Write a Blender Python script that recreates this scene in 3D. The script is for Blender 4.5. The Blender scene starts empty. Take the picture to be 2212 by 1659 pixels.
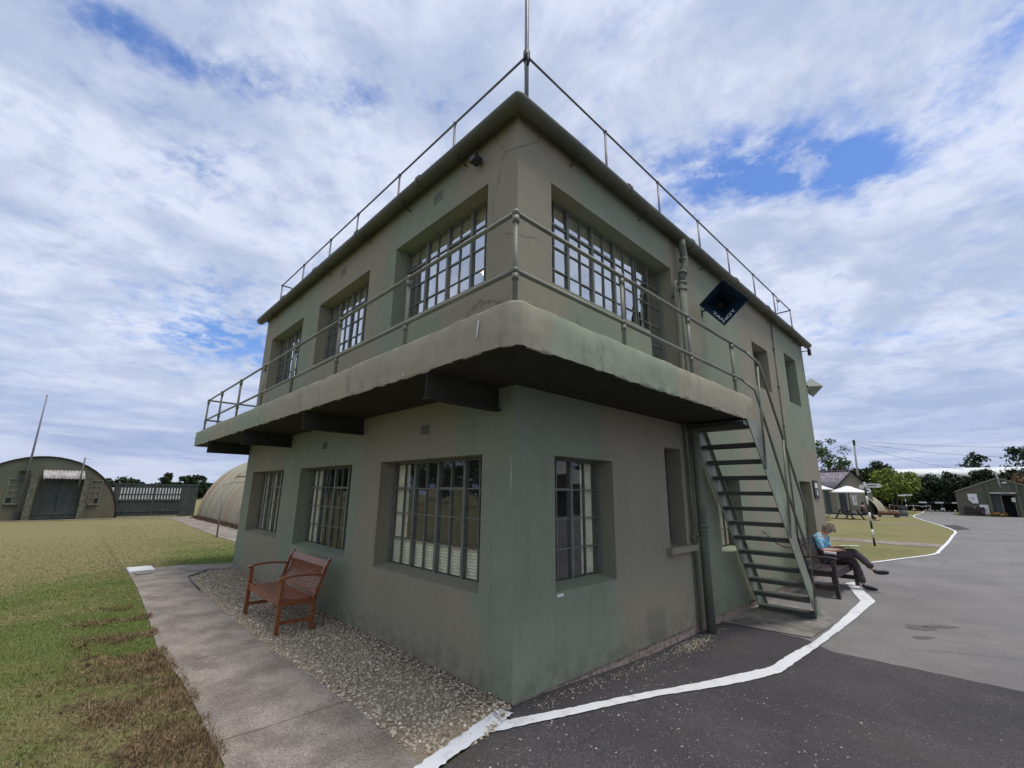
import bpy, bmesh, math, random
import numpy as np
from mathutils import Vector, Matrix, noise as mnoise
R = math.radians
S = bpy.context.scene
COL = S.collection
random.seed(7)

# ------------------------------------------------------------------ camera
cam_d = bpy.data.cameras.new("camera")
cam = bpy.data.objects.new("camera", cam_d)
COL.objects.link(cam)
CAM = Vector((2.937, -2.8758, 1.70))
yaw, pit, rol = R(46.08), R(13.62), R(0.7106)
fw = Vector((-math.sin(yaw)*math.cos(pit), math.cos(yaw)*math.cos(pit), math.sin(pit)))
rt = Vector((math.cos(yaw), math.sin(yaw), 0))
up = rt.cross(fw)
rt2 = rt*math.cos(rol) + up*math.sin(rol)
up2 = -rt*math.sin(rol) + up*math.cos(rol)
cam.matrix_world = Matrix(((rt2.x, up2.x, -fw.x, CAM.x), (rt2.y, up2.y, -fw.y, CAM.y),
                           (rt2.z, up2.z, -fw.z, CAM.z), (0, 0, 0, 1)))
cam_d.sensor_width = 36
cam_d.lens = 36*964.45/2212
cam_d.clip_start = 0.05
cam_d.clip_end = 4000
S.camera = cam

# ------------------------------------------------------------------ light
SUN_EL, SUN_AZ = 73, 18            # azimuth: degrees from +x towards +y
sun_d = bpy.data.lights.new("sun", 'SUN')
sun_d.energy = 2.0
sun_d.angle = R(18)
sun_d.color = (1.0, 0.95, 0.87)
sun = bpy.data.objects.new("sun", sun_d)
COL.objects.link(sun)
sdir = Vector((math.cos(R(SUN_EL))*math.cos(R(SUN_AZ)), math.cos(R(SUN_EL))*math.sin(R(SUN_AZ)), math.sin(R(SUN_EL))))
sun.rotation_euler = sdir.to_track_quat('Z', 'Y').to_euler()
sun.location = (0, 0, 30)

S.view_settings.view_transform = 'Standard'
S.view_settings.look = 'None'
S.view_settings.exposure = 0.22
S.view_settings.gamma = 1.0


# ------------------------------------------------------------------ node helpers
class G:
    """small wrapper round a node tree"""
    def __init__(s, nt):
        s.nt = nt
    def new(s, t, **kw):
        n = s.nt.nodes.new(t)
        for k, v in kw.items():
            setattr(n, k, v)
        return n
    def link(s, a, b):
        s.nt.links.new(a, b)
    def put(s, sock, v):
        if v is None:
            return
        if isinstance(v, bpy.types.NodeSocket):
            s.link(v, sock)
        else:
            if isinstance(v, (tuple, list)) and len(v) == 3 and sock.type == 'RGBA':
                v = (*v, 1)
            sock.default_value = v
    def math(s, op, a, b=None, c=None, clamp=False):
        n = s.new('ShaderNodeMath', operation=op)
        n.use_clamp = clamp
        s.put(n.inputs[0], a); s.put(n.inputs[1], b); s.put(n.inputs[2], c)
        return n.outputs[0]
    def mix(s, f, a, b, mode='MIX'):
        n = s.new('ShaderNodeMix', data_type='RGBA', blend_type=mode)
        s.put(n.inputs[0], f); s.put(n.inputs[6], a); s.put(n.inputs[7], b)
        return n.outputs[2]
    def noise(s, vec, scale, detail=4, rough=.55, dist=0.0):
        n = s.new('ShaderNodeTexNoise')
        s.put(n.inputs['Vector'], vec)
        n.inputs['Scale'].default_value = scale
        n.inputs['Detail'].default_value = detail
        n.inputs['Roughness'].default_value = rough
        n.inputs['Distortion'].default_value = dist
        return n.outputs[0]
    def vor(s, vec, scale, feature='F1', out=0, rnd=1.0):
        n = s.new('ShaderNodeTexVoronoi', feature=feature)
        s.put(n.inputs['Vector'], vec)
        n.inputs['Scale'].default_value = scale
        n.inputs['Randomness'].default_value = rnd
        return n.outputs[out]
    def ramp(s, f, stops, interp='LINEAR'):
        n = s.new('ShaderNodeValToRGB')
        cr = n.color_ramp
        cr.interpolation = interp
        while len(cr.elements) < len(stops):
            cr.elements.new(1.0)
        for i, (p, c) in enumerate(stops):
            cr.elements[i].position = p
            cr.elements[i].color = (c, c, c, 1) if not isinstance(c, (tuple, list)) else (*c, 1)
        s.put(n.inputs[0], f)
        return n.outputs[0]
    def step(s, v, a, b):
        """smooth 0..1 between a and b"""
        n = s.new('ShaderNodeMapRange', interpolation_type='SMOOTHSTEP')
        s.put(n.inputs[0], v)
        n.inputs[1].default_value = a; n.inputs[2].default_value = b
        return n.outputs[0]
    def sep(s, vec):
        n = s.new('ShaderNodeSeparateXYZ')
        s.put(n.inputs[0], vec)
        return n.outputs
    def comb(s, x, y, z):
        n = s.new('ShaderNodeCombineXYZ')
        s.put(n.inputs[0], x); s.put(n.inputs[1], y); s.put(n.inputs[2], z)
        return n.outputs[0]
    def obj(s):
        return s.new('ShaderNodeTexCoord').outputs['Object']
    def bump(s, h, strength=.3, dist=.01, nrm=None):
        n = s.new('ShaderNodeBump')
        n.inputs['Strength'].default_value = strength
        n.inputs['Distance'].default_value = dist
        s.put(n.inputs['Height'], h)
        if nrm is not None:
            s.put(n.inputs['Normal'], nrm)
        return n.outputs[0]


def newmat(name, rough=.7, spec=.3):
    m = bpy.data.materials.new(name)
    m.use_nodes = True
    g = G(m.node_tree)
    b = m.node_tree.nodes['Principled BSDF']
    b.inputs['Roughness'].default_value = rough
    b.inputs['Specular IOR Level'].default_value = spec
    return m, g, b


def simple(name, col, rough=.6, spec=.3, var=.18, scale=6.0, bump=.15, bscale=60, dirt=None, metal=0.0, isl=0.0):
    m, g, b = newmat(name, rough, spec)
    b.inputs['Metallic'].default_value = metal
    v = g.obj()
    n = g.noise(v, scale, 5, .6)
    c = g.mix(g.step(n, .3, .7), tuple(x*(1-var) for x in col), tuple(min(1, x*(1+var)) for x in col))
    if dirt:
        d = g.noise(v, scale*.45, 6, .7, .5)
        c = g.mix(g.step(d, .5, .72), c, dirt)
    if isl:
        r = g.new('ShaderNodeNewGeometry').outputs['Random Per Island']
        c = g.mix(1.0, c, g.ramp(r, [(0, 1-isl), (1, 1+isl*.6)]), 'MULTIPLY')
    g.put(b.inputs['Base Color'], c)
    if bump:
        g.put(b.inputs['Normal'], g.bump(g.noise(v, bscale, 4, .6), bump, .004))
    return m


# ------------------------------------------------------------------ world: daylight sky with broken cloud
W = bpy.data.worlds.new("World")
S.world = W
W.use_nodes = True
g = G(W.node_tree)
bg = W.node_tree.nodes['Background']
sky = g.new('ShaderNodeTexSky', sky_type='NISHITA')
sky.sun_disc = False
sky.sun_elevation = R(SUN_EL)
sky.sun_rotation = R(90-SUN_AZ)
sky.altitude = 30
sky.air_density = 1.2
sky.dust_density = 1.0
tc = g.new('ShaderNodeTexCoord').outputs['Generated']
dx, dy, dz = g.sep(tc)
zz = g.math('ADD', g.math('MAXIMUM', dz, 0.0), .15)
qx = g.math('DIVIDE', dx, zz); qy = g.math('DIVIDE', dy, zz)
q = g.comb(qx, qy, 0.0)
qs = g.comb(g.math('ADD', g.math('MULTIPLY', qx, .92), g.math('MULTIPLY', qy, .4)),
            g.math('ADD', g.math('MULTIPLY', qx, -.4), g.math('MULTIPLY', qy, .92)), 3.3)
n_big = g.noise(qs, 1.7, 3, .5, .3)
n_mid = g.noise(qs, 6.2, 8, .66, .25)
n_fine = g.noise(qs, 19, 7, .65, .15)
base = g.math('ADD', g.math('MULTIPLY', n_mid, .66), g.math('ADD', g.math('MULTIPLY', n_big, .26), g.math('MULTIPLY', n_fine, .22)))
HOLES = [(-.953, -.07, .062, .30), (-.955, .02, .052, .27), (-.99, -.13, .04, .2), (-.918, .116, .07, .26), (-.85, .2, .06, .2), (-.80, .32, .06, .2),
         (-1.246, .108, .085, .34), (-1.33, .3, .06, .12), (-2.25, .41, .33, .40), (-.34, 1.07, .13, .36), (-.21, 1.13, .11, .32),
         (-.099, 1.23, .10, .40), (.16, 1.05, .10, .2), (-.45, .90, .09, .18), (-.56, .76, .06, .18), (-.02, 1.32, .1, .16), (-1.08, .20, .05, .2), (-1.15, -.12, .06, .2), (-1.45, .02, .07, .18), (-.7, .44, .05, .18), (-1.75, .25, .10, .14), (-.95, .42, .05, .14), (.25, .95, .08, .24), (-.62, .56, .04, .18), (.2, 1.6, .12, .12), (-1.1, .35, .06, .12)]
hole = None
for hx, hy, hr, hs in HOLES:
    ex = g.math('SUBTRACT', qx, hx); ey = g.math('SUBTRACT', qy, hy)
    d2 = g.math('ADD', g.math('MULTIPLY', ex, ex), g.math('MULTIPLY', ey, ey))
    e = g.math('MULTIPLY', g.math('EXPONENT', g.math('MULTIPLY', d2, -1/(hr*hr))), hs)
    hole = e if hole is None else g.math('ADD', hole, e)
hole = g.math('MULTIPLY', hole, g.math('ADD', .34, g.math('MULTIPLY', g.step(g.noise(qs, 11, 5, .6), .35, .62), .66)))
dens = g.math('SUBTRACT', base, hole)
cover = g.step(dens, .20, .58)
# brightness of the cloud: thick parts lilac grey, thin edges white
thick = g.noise(qs, 2.6, 6, .6, .4)
ccol = g.mix(g.step(thick, .36, .66), (6.5, 7.0, 8.3), (4.2, 4.9, 6.5))
fine2 = g.noise(qs, 9, 7, .65, .3)
ccol = g.mix(g.math('MULTIPLY', g.step(fine2, .46, .72), .5), ccol, (3.6, 4.4, 6.3))
skyc = g.mix(1.0, sky.outputs[0], (.74, .98, 1.46), 'MULTIPLY')
col = g.mix(g.math('MULTIPLY', cover, .97), skyc, ccol)
# cloud above the view is brightened to add top-down light
ccol = g.mix(g.step(dz, .80, .97), ccol, (11.0, 11.6, 13.0))
col = g.mix(g.math('MULTIPLY', cover, .97), skyc, ccol)
# towards the horizon the cloud is seen edge on: long streaks, bluer
streak = g.noise(g.comb(dx, dy, g.math('MULTIPLY', dz, 9.0)), 2.6, 6, .6, .3)
hz = g.mix(g.step(streak, .38, .62), (2.9, 3.7, 5.9), (5.3, 5.8, 7.3))
col = g.mix(g.math('MULTIPLY', g.step(dz, .30, .03), .85), col, hz)
g.put(bg.inputs['Color'], col)
bg.inputs['Strength'].default_value = 0.1


# ------------------------------------------------------------------ mesh helpers
class MB:
    def __init__(s):
        s.v = []; s.f = []; s.sm = []
    def add(s, vs, fs, smooth=False):
        o = len(s.v)
        s.v += [tuple(p) for p in vs]
        for f in fs:
            s.f.append(tuple(i+o for i in f)); s.sm.append(smooth)
        return s
    def box(s, x0, x1, y0, y1, z0, z1):
        vs = [(x, y, z) for x in (x0, x1) for y in (y0, y1) for z in (z0, z1)]
        return s.add(vs, [(0, 1, 3, 2), (4, 6, 7, 5), (0, 4, 5, 1), (2, 3, 7, 6), (0, 2, 6, 4), (1, 5, 7, 3)])
    def bar(s, a, b, w, h, upv=(0, 0, 1)):
        """rectangular bar from a to b, w across, h along upv"""
        a = Vector(a); b = Vector(b); d = (b-a).normalized(); u = Vector(upv)
        if abs(d.dot(u)) > .98:
            u = Vector((0, 1, 0))
        sd = d.cross(u).normalized()*w/2; u = sd.cross(d).normalized()*h/2
        vs = [a-sd-u, a+sd-u, a+sd+u, a-sd+u, b-sd-u, b+sd-u, b+sd+u, b-sd+u]
        return s.add(vs, [(0, 3, 2, 1), (4, 5, 6, 7), (0, 1, 5, 4), (1, 2, 6, 5), (2, 3, 7, 6), (3, 0, 4, 7)])
    def tube(s, pts, r, n=10, caps=True, r2=None):
        pts = [Vector(p) for p in pts]
        rs = r if isinstance(r, (list, tuple)) else [r]*len(pts)
        if r2 is not None:
            rs = [r+(r2-r)*i/(len(pts)-1) for i in range(len(pts))]
        vs = []; fs = []
        t0 = (pts[1]-pts[0]).normalized()
        ref = Vector((0, 0, 1)) if abs(t0.z) < .9 else Vector((1, 0, 0))
        for i, p in enumerate(pts):
            t = ((pts[i]-pts[i-1]).normalized() if i > 0 else t0) + ((pts[i+1]-pts[i]).normalized() if i < len(pts)-1 else Vector((0, 0, 0)))
            t = t.normalized() if t.length > 1e-6 else t0
            a = t.cross(ref)
            a = a.normalized() if a.length > 1e-5 else Vector((0, 1, 0))
            b = t.cross(a).normalized()
            for k in range(n):
                th = 2*math.pi*k/n
                vs.append(p + (a*math.cos(th)+b*math.sin(th))*rs[i])
        for i in range(len(pts)-1):
            for k in range(n):
                k2 = (k+1) % n
                fs.append((i*n+k, i*n+k2, (i+1)*n+k2, (i+1)*n+k))
        s.add(vs, fs, True)
        if caps:
            o = len(s.v)-len(vs)
            s.f.append(tuple(o+k for k in range(n))[::-1]); s.sm.append(False)
            s.f.append(tuple(o+(len(pts)-1)*n+k for k in range(n))); s.sm.append(False)
        return s
    def ball(s, c, r, n=10, sc=(1, 1, 1)):
        vs = []; fs = []
        m = n//2+1
        for i in range(m+1):
            ph = math.pi*i/m
            for k in range(n):
                th = 2*math.pi*k/n
                vs.append((c[0]+r*sc[0]*math.sin(ph)*math.cos(th), c[1]+r*sc[1]*math.sin(ph)*math.sin(th), c[2]+r*sc[2]*math.cos(ph)))
        for i in range(m):
            for k in range(n):
                k2 = (k+1) % n
                fs.append((i*n+k, (i+1)*n+k, (i+1)*n+k2, i*n+k2))
        return s.add(vs, fs, True)
    def prism(s, poly, axis, a, b):
        """extrude a 2-D polygon along an axis from a to b; poly gives the other two coords in order"""
        def P(p, t):
            l = list(p); l.insert(axis, t); return tuple(l)
        n = len(poly)
        vs = [P(p, a) for p in poly]+[P(p, b) for p in poly]
        fs = [tuple(range(n))[::-1], tuple(range(n, 2*n))]+[(i, (i+1) % n, n+(i+1) % n, n+i) for i in range(n)]
        return s.add(vs, fs)
    def xf(s, M):
        s.v = [tuple(M @ Vector(p)) for p in s.v]
        return s
    def build(s, name, mat, parent=None, bevel=0, shade=None):
        me = bpy.data.meshes.new(name)
        me.from_pydata(s.v, [], s.f)
        me.polygons.foreach_set('use_smooth', [x if shade is None else shade for x in s.sm])
        bm = bmesh.new(); bm.from_mesh(me)
        bmesh.ops.remove_doubles(bm, verts=bm.verts, dist=1e-5)
        bmesh.ops.recalc_face_normals(bm, faces=bm.faces)
        bm.to_mesh(me); bm.free()
        me.materials.append(mat)
        o = bpy.data.objects.new(name, me)
        COL.objects.link(o)
        if parent is not None:
            o.parent = parent
        if bevel:
            md = o.modifiers.new("bevel", 'BEVEL')
            md.width = bevel; md.segments = 2; md.limit_method = 'ANGLE'; md.angle_limit = R(35)
        return o


def raw(name, V, F, mat, parent=None, smooth=False):
    """big mesh straight from numpy: V (n,3), F (m,k)"""
    me = bpy.data.meshes.new(name)
    V = np.asarray(V, dtype=np.float32); F = np.asarray(F, dtype=np.int32)
    k = F.shape[1]
    me.vertices.add(len(V)); me.vertices.foreach_set('co', V.ravel())
    me.loops.add(F.size); me.loops.foreach_set('vertex_index', F.ravel())
    me.polygons.add(len(F))
    me.polygons.foreach_set('loop_start', np.arange(0, F.size, k, dtype=np.int32))
    if smooth:
        me.polygons.foreach_set('use_smooth', np.ones(len(F), dtype=bool))
    me.update(calc_edges=True)
    me.materials.append(mat)
    o = bpy.data.objects.new(name, me)
    COL.objects.link(o)
    if parent is not None:
        o.parent = parent
    return o


def tag(o, label=None, cat=None, group=None, kind=None):
    if label: o['label'] = label
    if cat: o['category'] = cat
    if group: o['group'] = group
    if kind: o['kind'] = kind
    return o


def thing(name, label, cat, loc=(0, 0, 0), rz=0, group=None):
    o = bpy.data.objects.new(name, None)
    o.empty_display_size = .2
    COL.objects.link(o)
    o.location = loc; o.rotation_euler = (0, 0, rz)
    return tag(o, label, cat, group)


def dup(root, loc, rz, label=None):
    c = root.copy(); COL.objects.link(c)
    c.location = loc; c.rotation_euler = (0, 0, rz)
    if label: c['label'] = label
    for ch in list(root.children):
        k = ch.copy(); COL.objects.link(k); k.parent = c
        for gch in list(ch.children):
            h = gch.copy(); COL.objects.link(h); h.parent = k
    return c


def text(name, body, size, mat, parent, M, ext=.002, shear=0.0, spacing=1.0):
    cu = bpy.data.curves.new(name, 'FONT')
    cu.body = body; cu.size = size; cu.extrude = ext; cu.shear = shear
    cu.align_x = 'CENTER'; cu.align_y = 'CENTER'; cu.space_character = spacing
    cu.offset = size*.02
    t = bpy.data.objects.new(name+"_tmp", cu)
    COL.objects.link(t)
    dg = bpy.context.evaluated_depsgraph_get()
    me = bpy.data.meshes.new_from_object(t.evaluated_get(dg))
    me.name = name
    bpy.data.objects.remove(t)
    me.transform(M)
    me.materials.clear(); me.materials.append(mat)
    o = bpy.data.objects.new(name, me)
    COL.objects.link(o)
    o.parent = parent
    return o


def ss(t):
    t = max(0.0, min(1.0, t)); return t*t*(3-2*t)


def gz(x, y):
    """ground height: falls a little along the right-hand wall"""
    return -.09*ss(y/2.5)*ss((x+12)/11)


# ------------------------------------------------------------------ materials
GREEN = (.228, .252, .178)
BROWN = (.268, .244, .176)


def camo(name, zones, lo=-10.5, hi=12.0, wob=.35, slant=0.0, bright=1.0, cracks=False, wear=.25, rough=.72, splash=False, chips=False):
    """camouflage paint: alternating green/brown fields along s = x + y with soft wandering edges"""
    m, g, b = newmat(name, rough, .22)
    v = g.obj()
    x, y, z = g.sep(v)
    s = g.math('ADD', x, y)
    wobn = g.noise(v, .9, 5, .55)
    s = g.math('ADD', s, g.math('MULTIPLY', g.math('SUBTRACT', wobn, .5), wob*2))
    s = g.math('ADD', s, g.math('MULTIPLY', z, slant))
    f = g.math('DIVIDE', g.math('SUBTRACT', s, lo), hi-lo)
    st = []
    soft = .055/(hi-lo)
    cur = zones[0][1]
    st.append((0.0, cur))
    for p, c in zones[1:]:
        t = (p-lo)/(hi-lo)
        st.append((t-soft, cur)); st.append((t+soft, c)); cur = c
    f = g.ramp(f, [(p, c) for p, c in st])
    gr = tuple(c*bright for c in GREEN); br = tuple(c*bright for c in BROWN)
    c = g.mix(f, gr, br)
    big = g.noise(v, 1.3, 5, .6)
    c = g.mix(g.math('MULTIPLY', g.step(big, .35, .7), .42), c, g.mix(1.0, c, (.80, .82, .82), 'MULTIPLY'))
    mott = g.noise(v, 9, 6, .65)
    c = g.mix(g.math('MULTIPLY', g.step(mott, .42, .70), .55), c, g.mix(1.0, c, (1.13, 1.12, 1.08), 'MULTIPLY'))
    # vertical run marks
    runs = g.noise(g.comb(g.math('MULTIPLY', x, 9.0), g.math('MULTIPLY', y, 9.0), g.math('MULTIPLY', z, .7)), 1.0, 5, .6)
    c = g.mix(g.math('MULTIPLY', g.step(runs, .52, .78), wear), c, g.mix(1.0, c, (.66, .68, .68), 'MULTIPLY'))
    if splash:
        sp = g.math('MULTIPLY', g.step(z, .42, .03), g.step(g.noise(v, 7, 6, .75), .38, .62))
        c = g.mix(g.math('MULTIPLY', sp, .5), c, (.105, .098, .078))
        rp = g.math('MULTIPLY', g.math('MULTIPLY', g.step(y, 6.70, 6.72), g.step(y, 7.50, 7.48)), g.math('MULTIPLY', g.step(z, .74, .76), g.step(z, 2.09, 2.07)))
        c = g.mix(g.math('MULTIPLY', rp, .8), c, tuple(k*1.05 for k in BROWN))
        st2 = g.math('MULTIPLY', g.step(g.math('ABSOLUTE', g.math('SUBTRACT', y, g.math('ADD', 2.25, g.math('MULTIPLY', g.noise(v, 6, 3, .5), .2)))), .30, .16), g.step(z, .46, .30))
        c = g.mix(g.math('MULTIPLY', st2, .35), c, (.11, .11, .09))
    if chips:
        dr = g.noise(g.comb(g.math('MULTIPLY', s, 5.0), 0.0, g.math('MULTIPLY', z, 1.3)), 1.0, 6, .7)
        c = g.mix(g.math('MULTIPLY', g.step(dr, .55, .70), .42), c, (.105, .105, .082))
        c = g.mix(g.math('MULTIPLY', g.step(g.noise(v, 4.2, 5, .7), .56, .70), .35), c, (.36, .355, .29))
        cv = g.vor(v, 23, 'F1', 0); cr_ = g.sep(g.vor(v, 23, 'F1', 1))[0]
        c = g.mix(g.math('MULTIPLY', g.math('MULTIPLY', g.step(cv, .26, .16), g.step(cr_, .90, .92)), g.step(z, 2.80, 2.74)), c, (.70, .71, .68))
    # darker square patch repairs in the render
    spots = g.noise(v, 38, 3, .5)
    c = g.mix(g.math('MULTIPLY', g.step(spots, .70, .76), .35), c, (.08, .085, .07))
    h = g.math('ADD', g.math('MULTIPLY', g.noise(v, 2.2, 3, .5), 2.2), g.math('ADD', g.math('MULTIPLY', g.noise(v, 55, 5, .6), .22), g.math('MULTIPLY', g.noise(v, 14, 4, .6), .35)))
    if cracks:
        vd = g.vor(g.mix(.12, v, g.noise(v, 3, 4, .6)), 1.15, 'DISTANCE_TO_EDGE', 0)
        near = g.math('MULTIPLY', g.step(s, -1.7, -.9), g.step(s, 1.5, .7))
        msk = g.math('MULTIPLY', near, g.step(g.noise(v, 2.0, 2, .5), .44, .56))
        ck = g.math('MULTIPLY', g.step(vd, .013, .003), msk)
        c = g.mix(g.math('MULTIPLY', ck, .5), c, (.07, .07, .06))
    g.put(b.inputs['Base Color'], c)
    g.put(b.inputs['Normal'], g.bump(h, .30, .02))
    return m


Z_LOW = [(-10.5, 0), (-8.0, 1), (-5.9, 0), (-2.75, 1), (-.42, 0), (1.75, 1), (3.85, 0), (6.1, 1), (6.6, 0), (9.9, 1), (11.5, 0)]
Z_UP = [(-10.5, 1), (-8.5, 0), (-6.1, 1), (-3.45, 0), (-1.7, 1), (.42, 0), (2.6, 1), (3.75, 0), (5.6, 1), (8.3, 0)]
Z_SLAB = [(-10.5, 0), (-9.7, 1), (-7.4, 0), (-5.6, 1), (.45, 0), (2.4, 1)]
M_low = camo("camouflage_wall_paint_lower", Z_LOW, slant=.18, splash=True, wear=.35)
M_up = camo("camouflage_wall_paint_upper", Z_UP, slant=-.12, cracks=True)
M_slab = camo("camouflage_balcony_paint", Z_SLAB, bright=1.30, wob=.5, wear=.30, chips=True)
M_soffit = simple("soffit_shade_paint", (.040, .040, .030), .85, .15, dirt=(.05, .05, .04))  # near-black colour puts in the shade under the balcony and cuts bounce
M_rail = simple("rail_paint", (.165, .172, .130), .5, .4, scale=3, dirt=(.13, .12, .09))
M_roofrail = simple("galvanised_rail", (.16, .16, .17), .45, .4, metal=.3, scale=4)
M_pipe = simple("pipe_paint", (.145, .165, .125), .75, .25, scale=2.5)
M_gutter = simple("gutter_paint", (.085, .088, .062), .5, .35, scale=1.5, dirt=(.07, .08, .04))
M_frame = simple("window_frame_paint", (.150, .158, .130), .5, .35, scale=8, dirt=(.13, .14, .12))
M_tread = simple('tread_shade_paint', (.075, .088, .070), .6, .3, scale=3, dirt=(.11, .10, .08))  # darker than the stringers: shadow on the treads is put into the colour
M_stair = simple("stair_paint", (.235, .262, .200), .5, .35, scale=3, dirt=(.14, .14, .11))
M_dark = simple("dark_metal", (.03, .03, .03), .5)
M_black = simple("black_paint", (.012, .012, .014), .4, .4)
M_white = simple("white_paint", (.72, .72, .68), .5, var=.06)
M_blind = simple("cream_blind", (.88, .82, .62), .7, var=.10, scale=14, dirt=(.58, .52, .38))
M_inner = simple("interior_plaster", (.33, .32, .28), .9, .1)
M_plinth = simple("rough_plinth", (.30, .235, .195), .9, .1, var=.4, scale=22, bump=.9, bscale=30, dirt=(.12, .09, .07))


def glass(name, fac, tint=(.9, .95, 1.0), edge=.35):
    m, g, b = newmat(name, .05)
    nt = m.node_tree
    nt.nodes.remove(b)
    out = [n for n in nt.nodes if n.type == 'OUTPUT_MATERIAL'][0]
    tr = g.new('ShaderNodeBsdfTransparent'); tr.inputs[0].default_value = (.93, .95, .93, 1)
    gl = g.new('ShaderNodeBsdfGlossy'); gl.inputs[0].default_value = (*tint, 1); gl.inputs['Roughness'].default_value = .015
    v = g.obj()
    g.put(gl.inputs['Normal'], g.bump(g.noise(v, 2.2, 2, .5), .10, .02))
    lw = g.new('ShaderNodeLayerWeight'); lw.inputs[0].default_value = .3
    f = g.math('ADD', fac, g.math('MULTIPLY', lw.outputs['Facing'], edge), clamp=True)
    smear = g.step(g.noise(v, 3.5, 5, .6), .3, .75)
    f = g.math('MULTIPLY', f, g.math('ADD', .88, g.math('MULTIPLY', smear, .12)))
    mx = g.new('ShaderNodeMixShader')
    g.put(mx.inputs[0], f); g.link(tr.outputs[0], mx.inputs[1]); g.link(gl.outputs[0], mx.inputs[2])
    g.link(mx.outputs[0], out.inputs[0])
    return m


M_glass_up = glass("window_glass_upper", .50)
M_glass = glass("window_glass", .09, (.85, .9, .95), .18)


def grass_col(g, v, dryshift=0.0):
    x, y, z = g.sep(v)
    p = g.comb(x, y, 0.0)
    n1 = g.noise(p, .33, 4, .6, .4)
    n2 = g.noise(p, 1.7, 6, .65, .3)
    n3 = g.noise(p, 14, 5, .7)
    n4 = g.noise(p, 70, 3, .6)
    green = g.mix(n3, (.110, .148, .034), (.190, .232, .066))
    straw = g.mix(n3, (.225, .200, .088), (.335, .288, .142))
    d = g.math('ADD', .05, g.math('ADD', g.math('MULTIPLY', n1, .6), g.math('MULTIPLY', n2, .55)))
    # the open lawn beyond the corner and the lawns by the huts are parched
    far = g.step(x, -7.5, -13.0)
    rgt = g.step(y, 9.0, 12.0)
    north = g.math('MULTIPLY', g.step(y, -1.7, .3), g.step(x, -22.0, -9.0))
    d = g.math('ADD', d, g.math('ADD', g.math('MULTIPLY', far, .18), g.math('ADD', g.math('MULTIPLY', rgt, .40), dryshift)))
    d = g.math('SUBTRACT', d, g.math('MULTIPLY', north, .33))
    lush = g.math('MULTIPLY', g.math('MULTIPLY', g.step(x, -13.5, -7.0), g.step(x, -1.8, -4.6)), g.step(y, -4.2, -2.0))
    d = g.math('SUBTRACT', d, g.math('MULTIPLY', g.math('MULTIPLY', lush, g.step(y, 3.0, 1.0)), .11))
    c = g.mix(g.step(d, .42, .76), green, straw)
    # raked thatch and soil along the path edge near the camera
    edge = g.step(y, -3.3, -2.05)
    nearx = g.step(x, -5.8, -2.6)
    left = g.math('MULTIPLY', g.math('MULTIPLY', edge, nearx), g.step(y, -.9, -1.5))
    tn = g.noise(p, 2.6, 6, .7, .6)
    tm = g.step(g.math('ADD', g.math('MULTIPLY', tn, .9), g.math('MULTIPLY', left, .23)), .61, .72)
    tm = g.math('MULTIPLY', tm, left)
    th = g.mix(g.step(g.noise(p, 7, 6, .7), .36, .62), (.075, .048, .030), (.27, .195, .11))
    c = g.mix(tm, c, th)
    c = g.mix(g.math('MULTIPLY', g.step(n4, .5, .8), .3), c, g.mix(1.0, c, (.6, .6, .55), 'MULTIPLY'))
    return c


m, g, b = newmat("grass_ground", .95, .1)
v = g.obj()
g.put(b.inputs['Base Color'], g.mix(1.0, grass_col(g, v), (.80, .80, .80), 'MULTIPLY'))  # evenly darkened to match the self-shadow of the blades
g.put(b.inputs['Normal'], g.bump(g.math('ADD', g.noise(v, 12, 6, .7), g.noise(v, 60, 4, .7)), .8, .03))
M_grass = m
m, g, b = newmat("grass_blades", .7, .2)
v = g.obj()
r = g.new('ShaderNodeNewGeometry').outputs['Random Per Island']
c = g.mix(1.0, grass_col(g, v), g.ramp(r, [(0, .88), (.6, 1.02), (1, 1.3)]), 'MULTIPLY')
g.put(b.inputs['Base Color'], c)
M_blade = m

m, g, b = newmat("concrete_path", .9, .15)
v = g.obj(); x, y, z = g.sep(v)
n = g.noise(v, 2.2, 7, .65)
c = g.mix(g.step(n, .34, .66), (.205, .175, .146), (.35, .307, .262))
c = g.mix(g.step(g.noise(v, 60, 4, .7), .35, .7), g.mix(1.0, c, (.62, .61, .60), 'MULTIPLY'), g.mix(1.0, c, (1.18, 1.18, 1.17), 'MULTIPLY'))
ag = g.vor(v, 95, 'F1', 0)
c = g.mix(g.math('MULTIPLY', g.step(ag, .22, .12), g.step(g.noise(v, 30, 2, .5), .5, .62)), c, (.42, .40, .37))
ag2 = g.vor(v, 60, 'F1', 0)
c = g.mix(g.math('MULTIPLY', g.step(ag2, .18, .10), g.math('MULTIPLY', g.step(g.noise(v, 20, 2, .5), .55, .62), .7)), c, (.09, .08, .075))
# slab joints across the path, weathered
jx = g.math('ABSOLUTE', g.math('SUBTRACT', g.math('FRACT', g.math('ADD', g.math('DIVIDE', x, 1.93), g.math('MULTIPLY', g.noise(v, 3, 3, .6), .035))), .5))
jm = g.math('MULTIPLY', g.step(jx, .0075, .002), g.step(g.noise(v, 4, 4, .6), .38, .5))
c = g.mix(g.math('MULTIPLY', jm, .75), c, (.08, .07, .055))
c = g.mix(g.math('MULTIPLY', g.step(g.noise(v, .9, 5, .65), .5, .7), .35), c, (.17, .155, .15))
g.put(b.inputs['Base Color'], c)
brush = g.noise(g.comb(g.math('MULTIPLY', x, 6), g.math('MULTIPLY', y, 90), 0.0), 1.0, 3, .6)
h = g.math('ADD', g.noise(v, 70, 5, .7), g.math('MULTIPLY', brush, .35))
g.put(b.inputs['Normal'], g.bump(h, .55, .008))
M_conc = m


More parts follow.
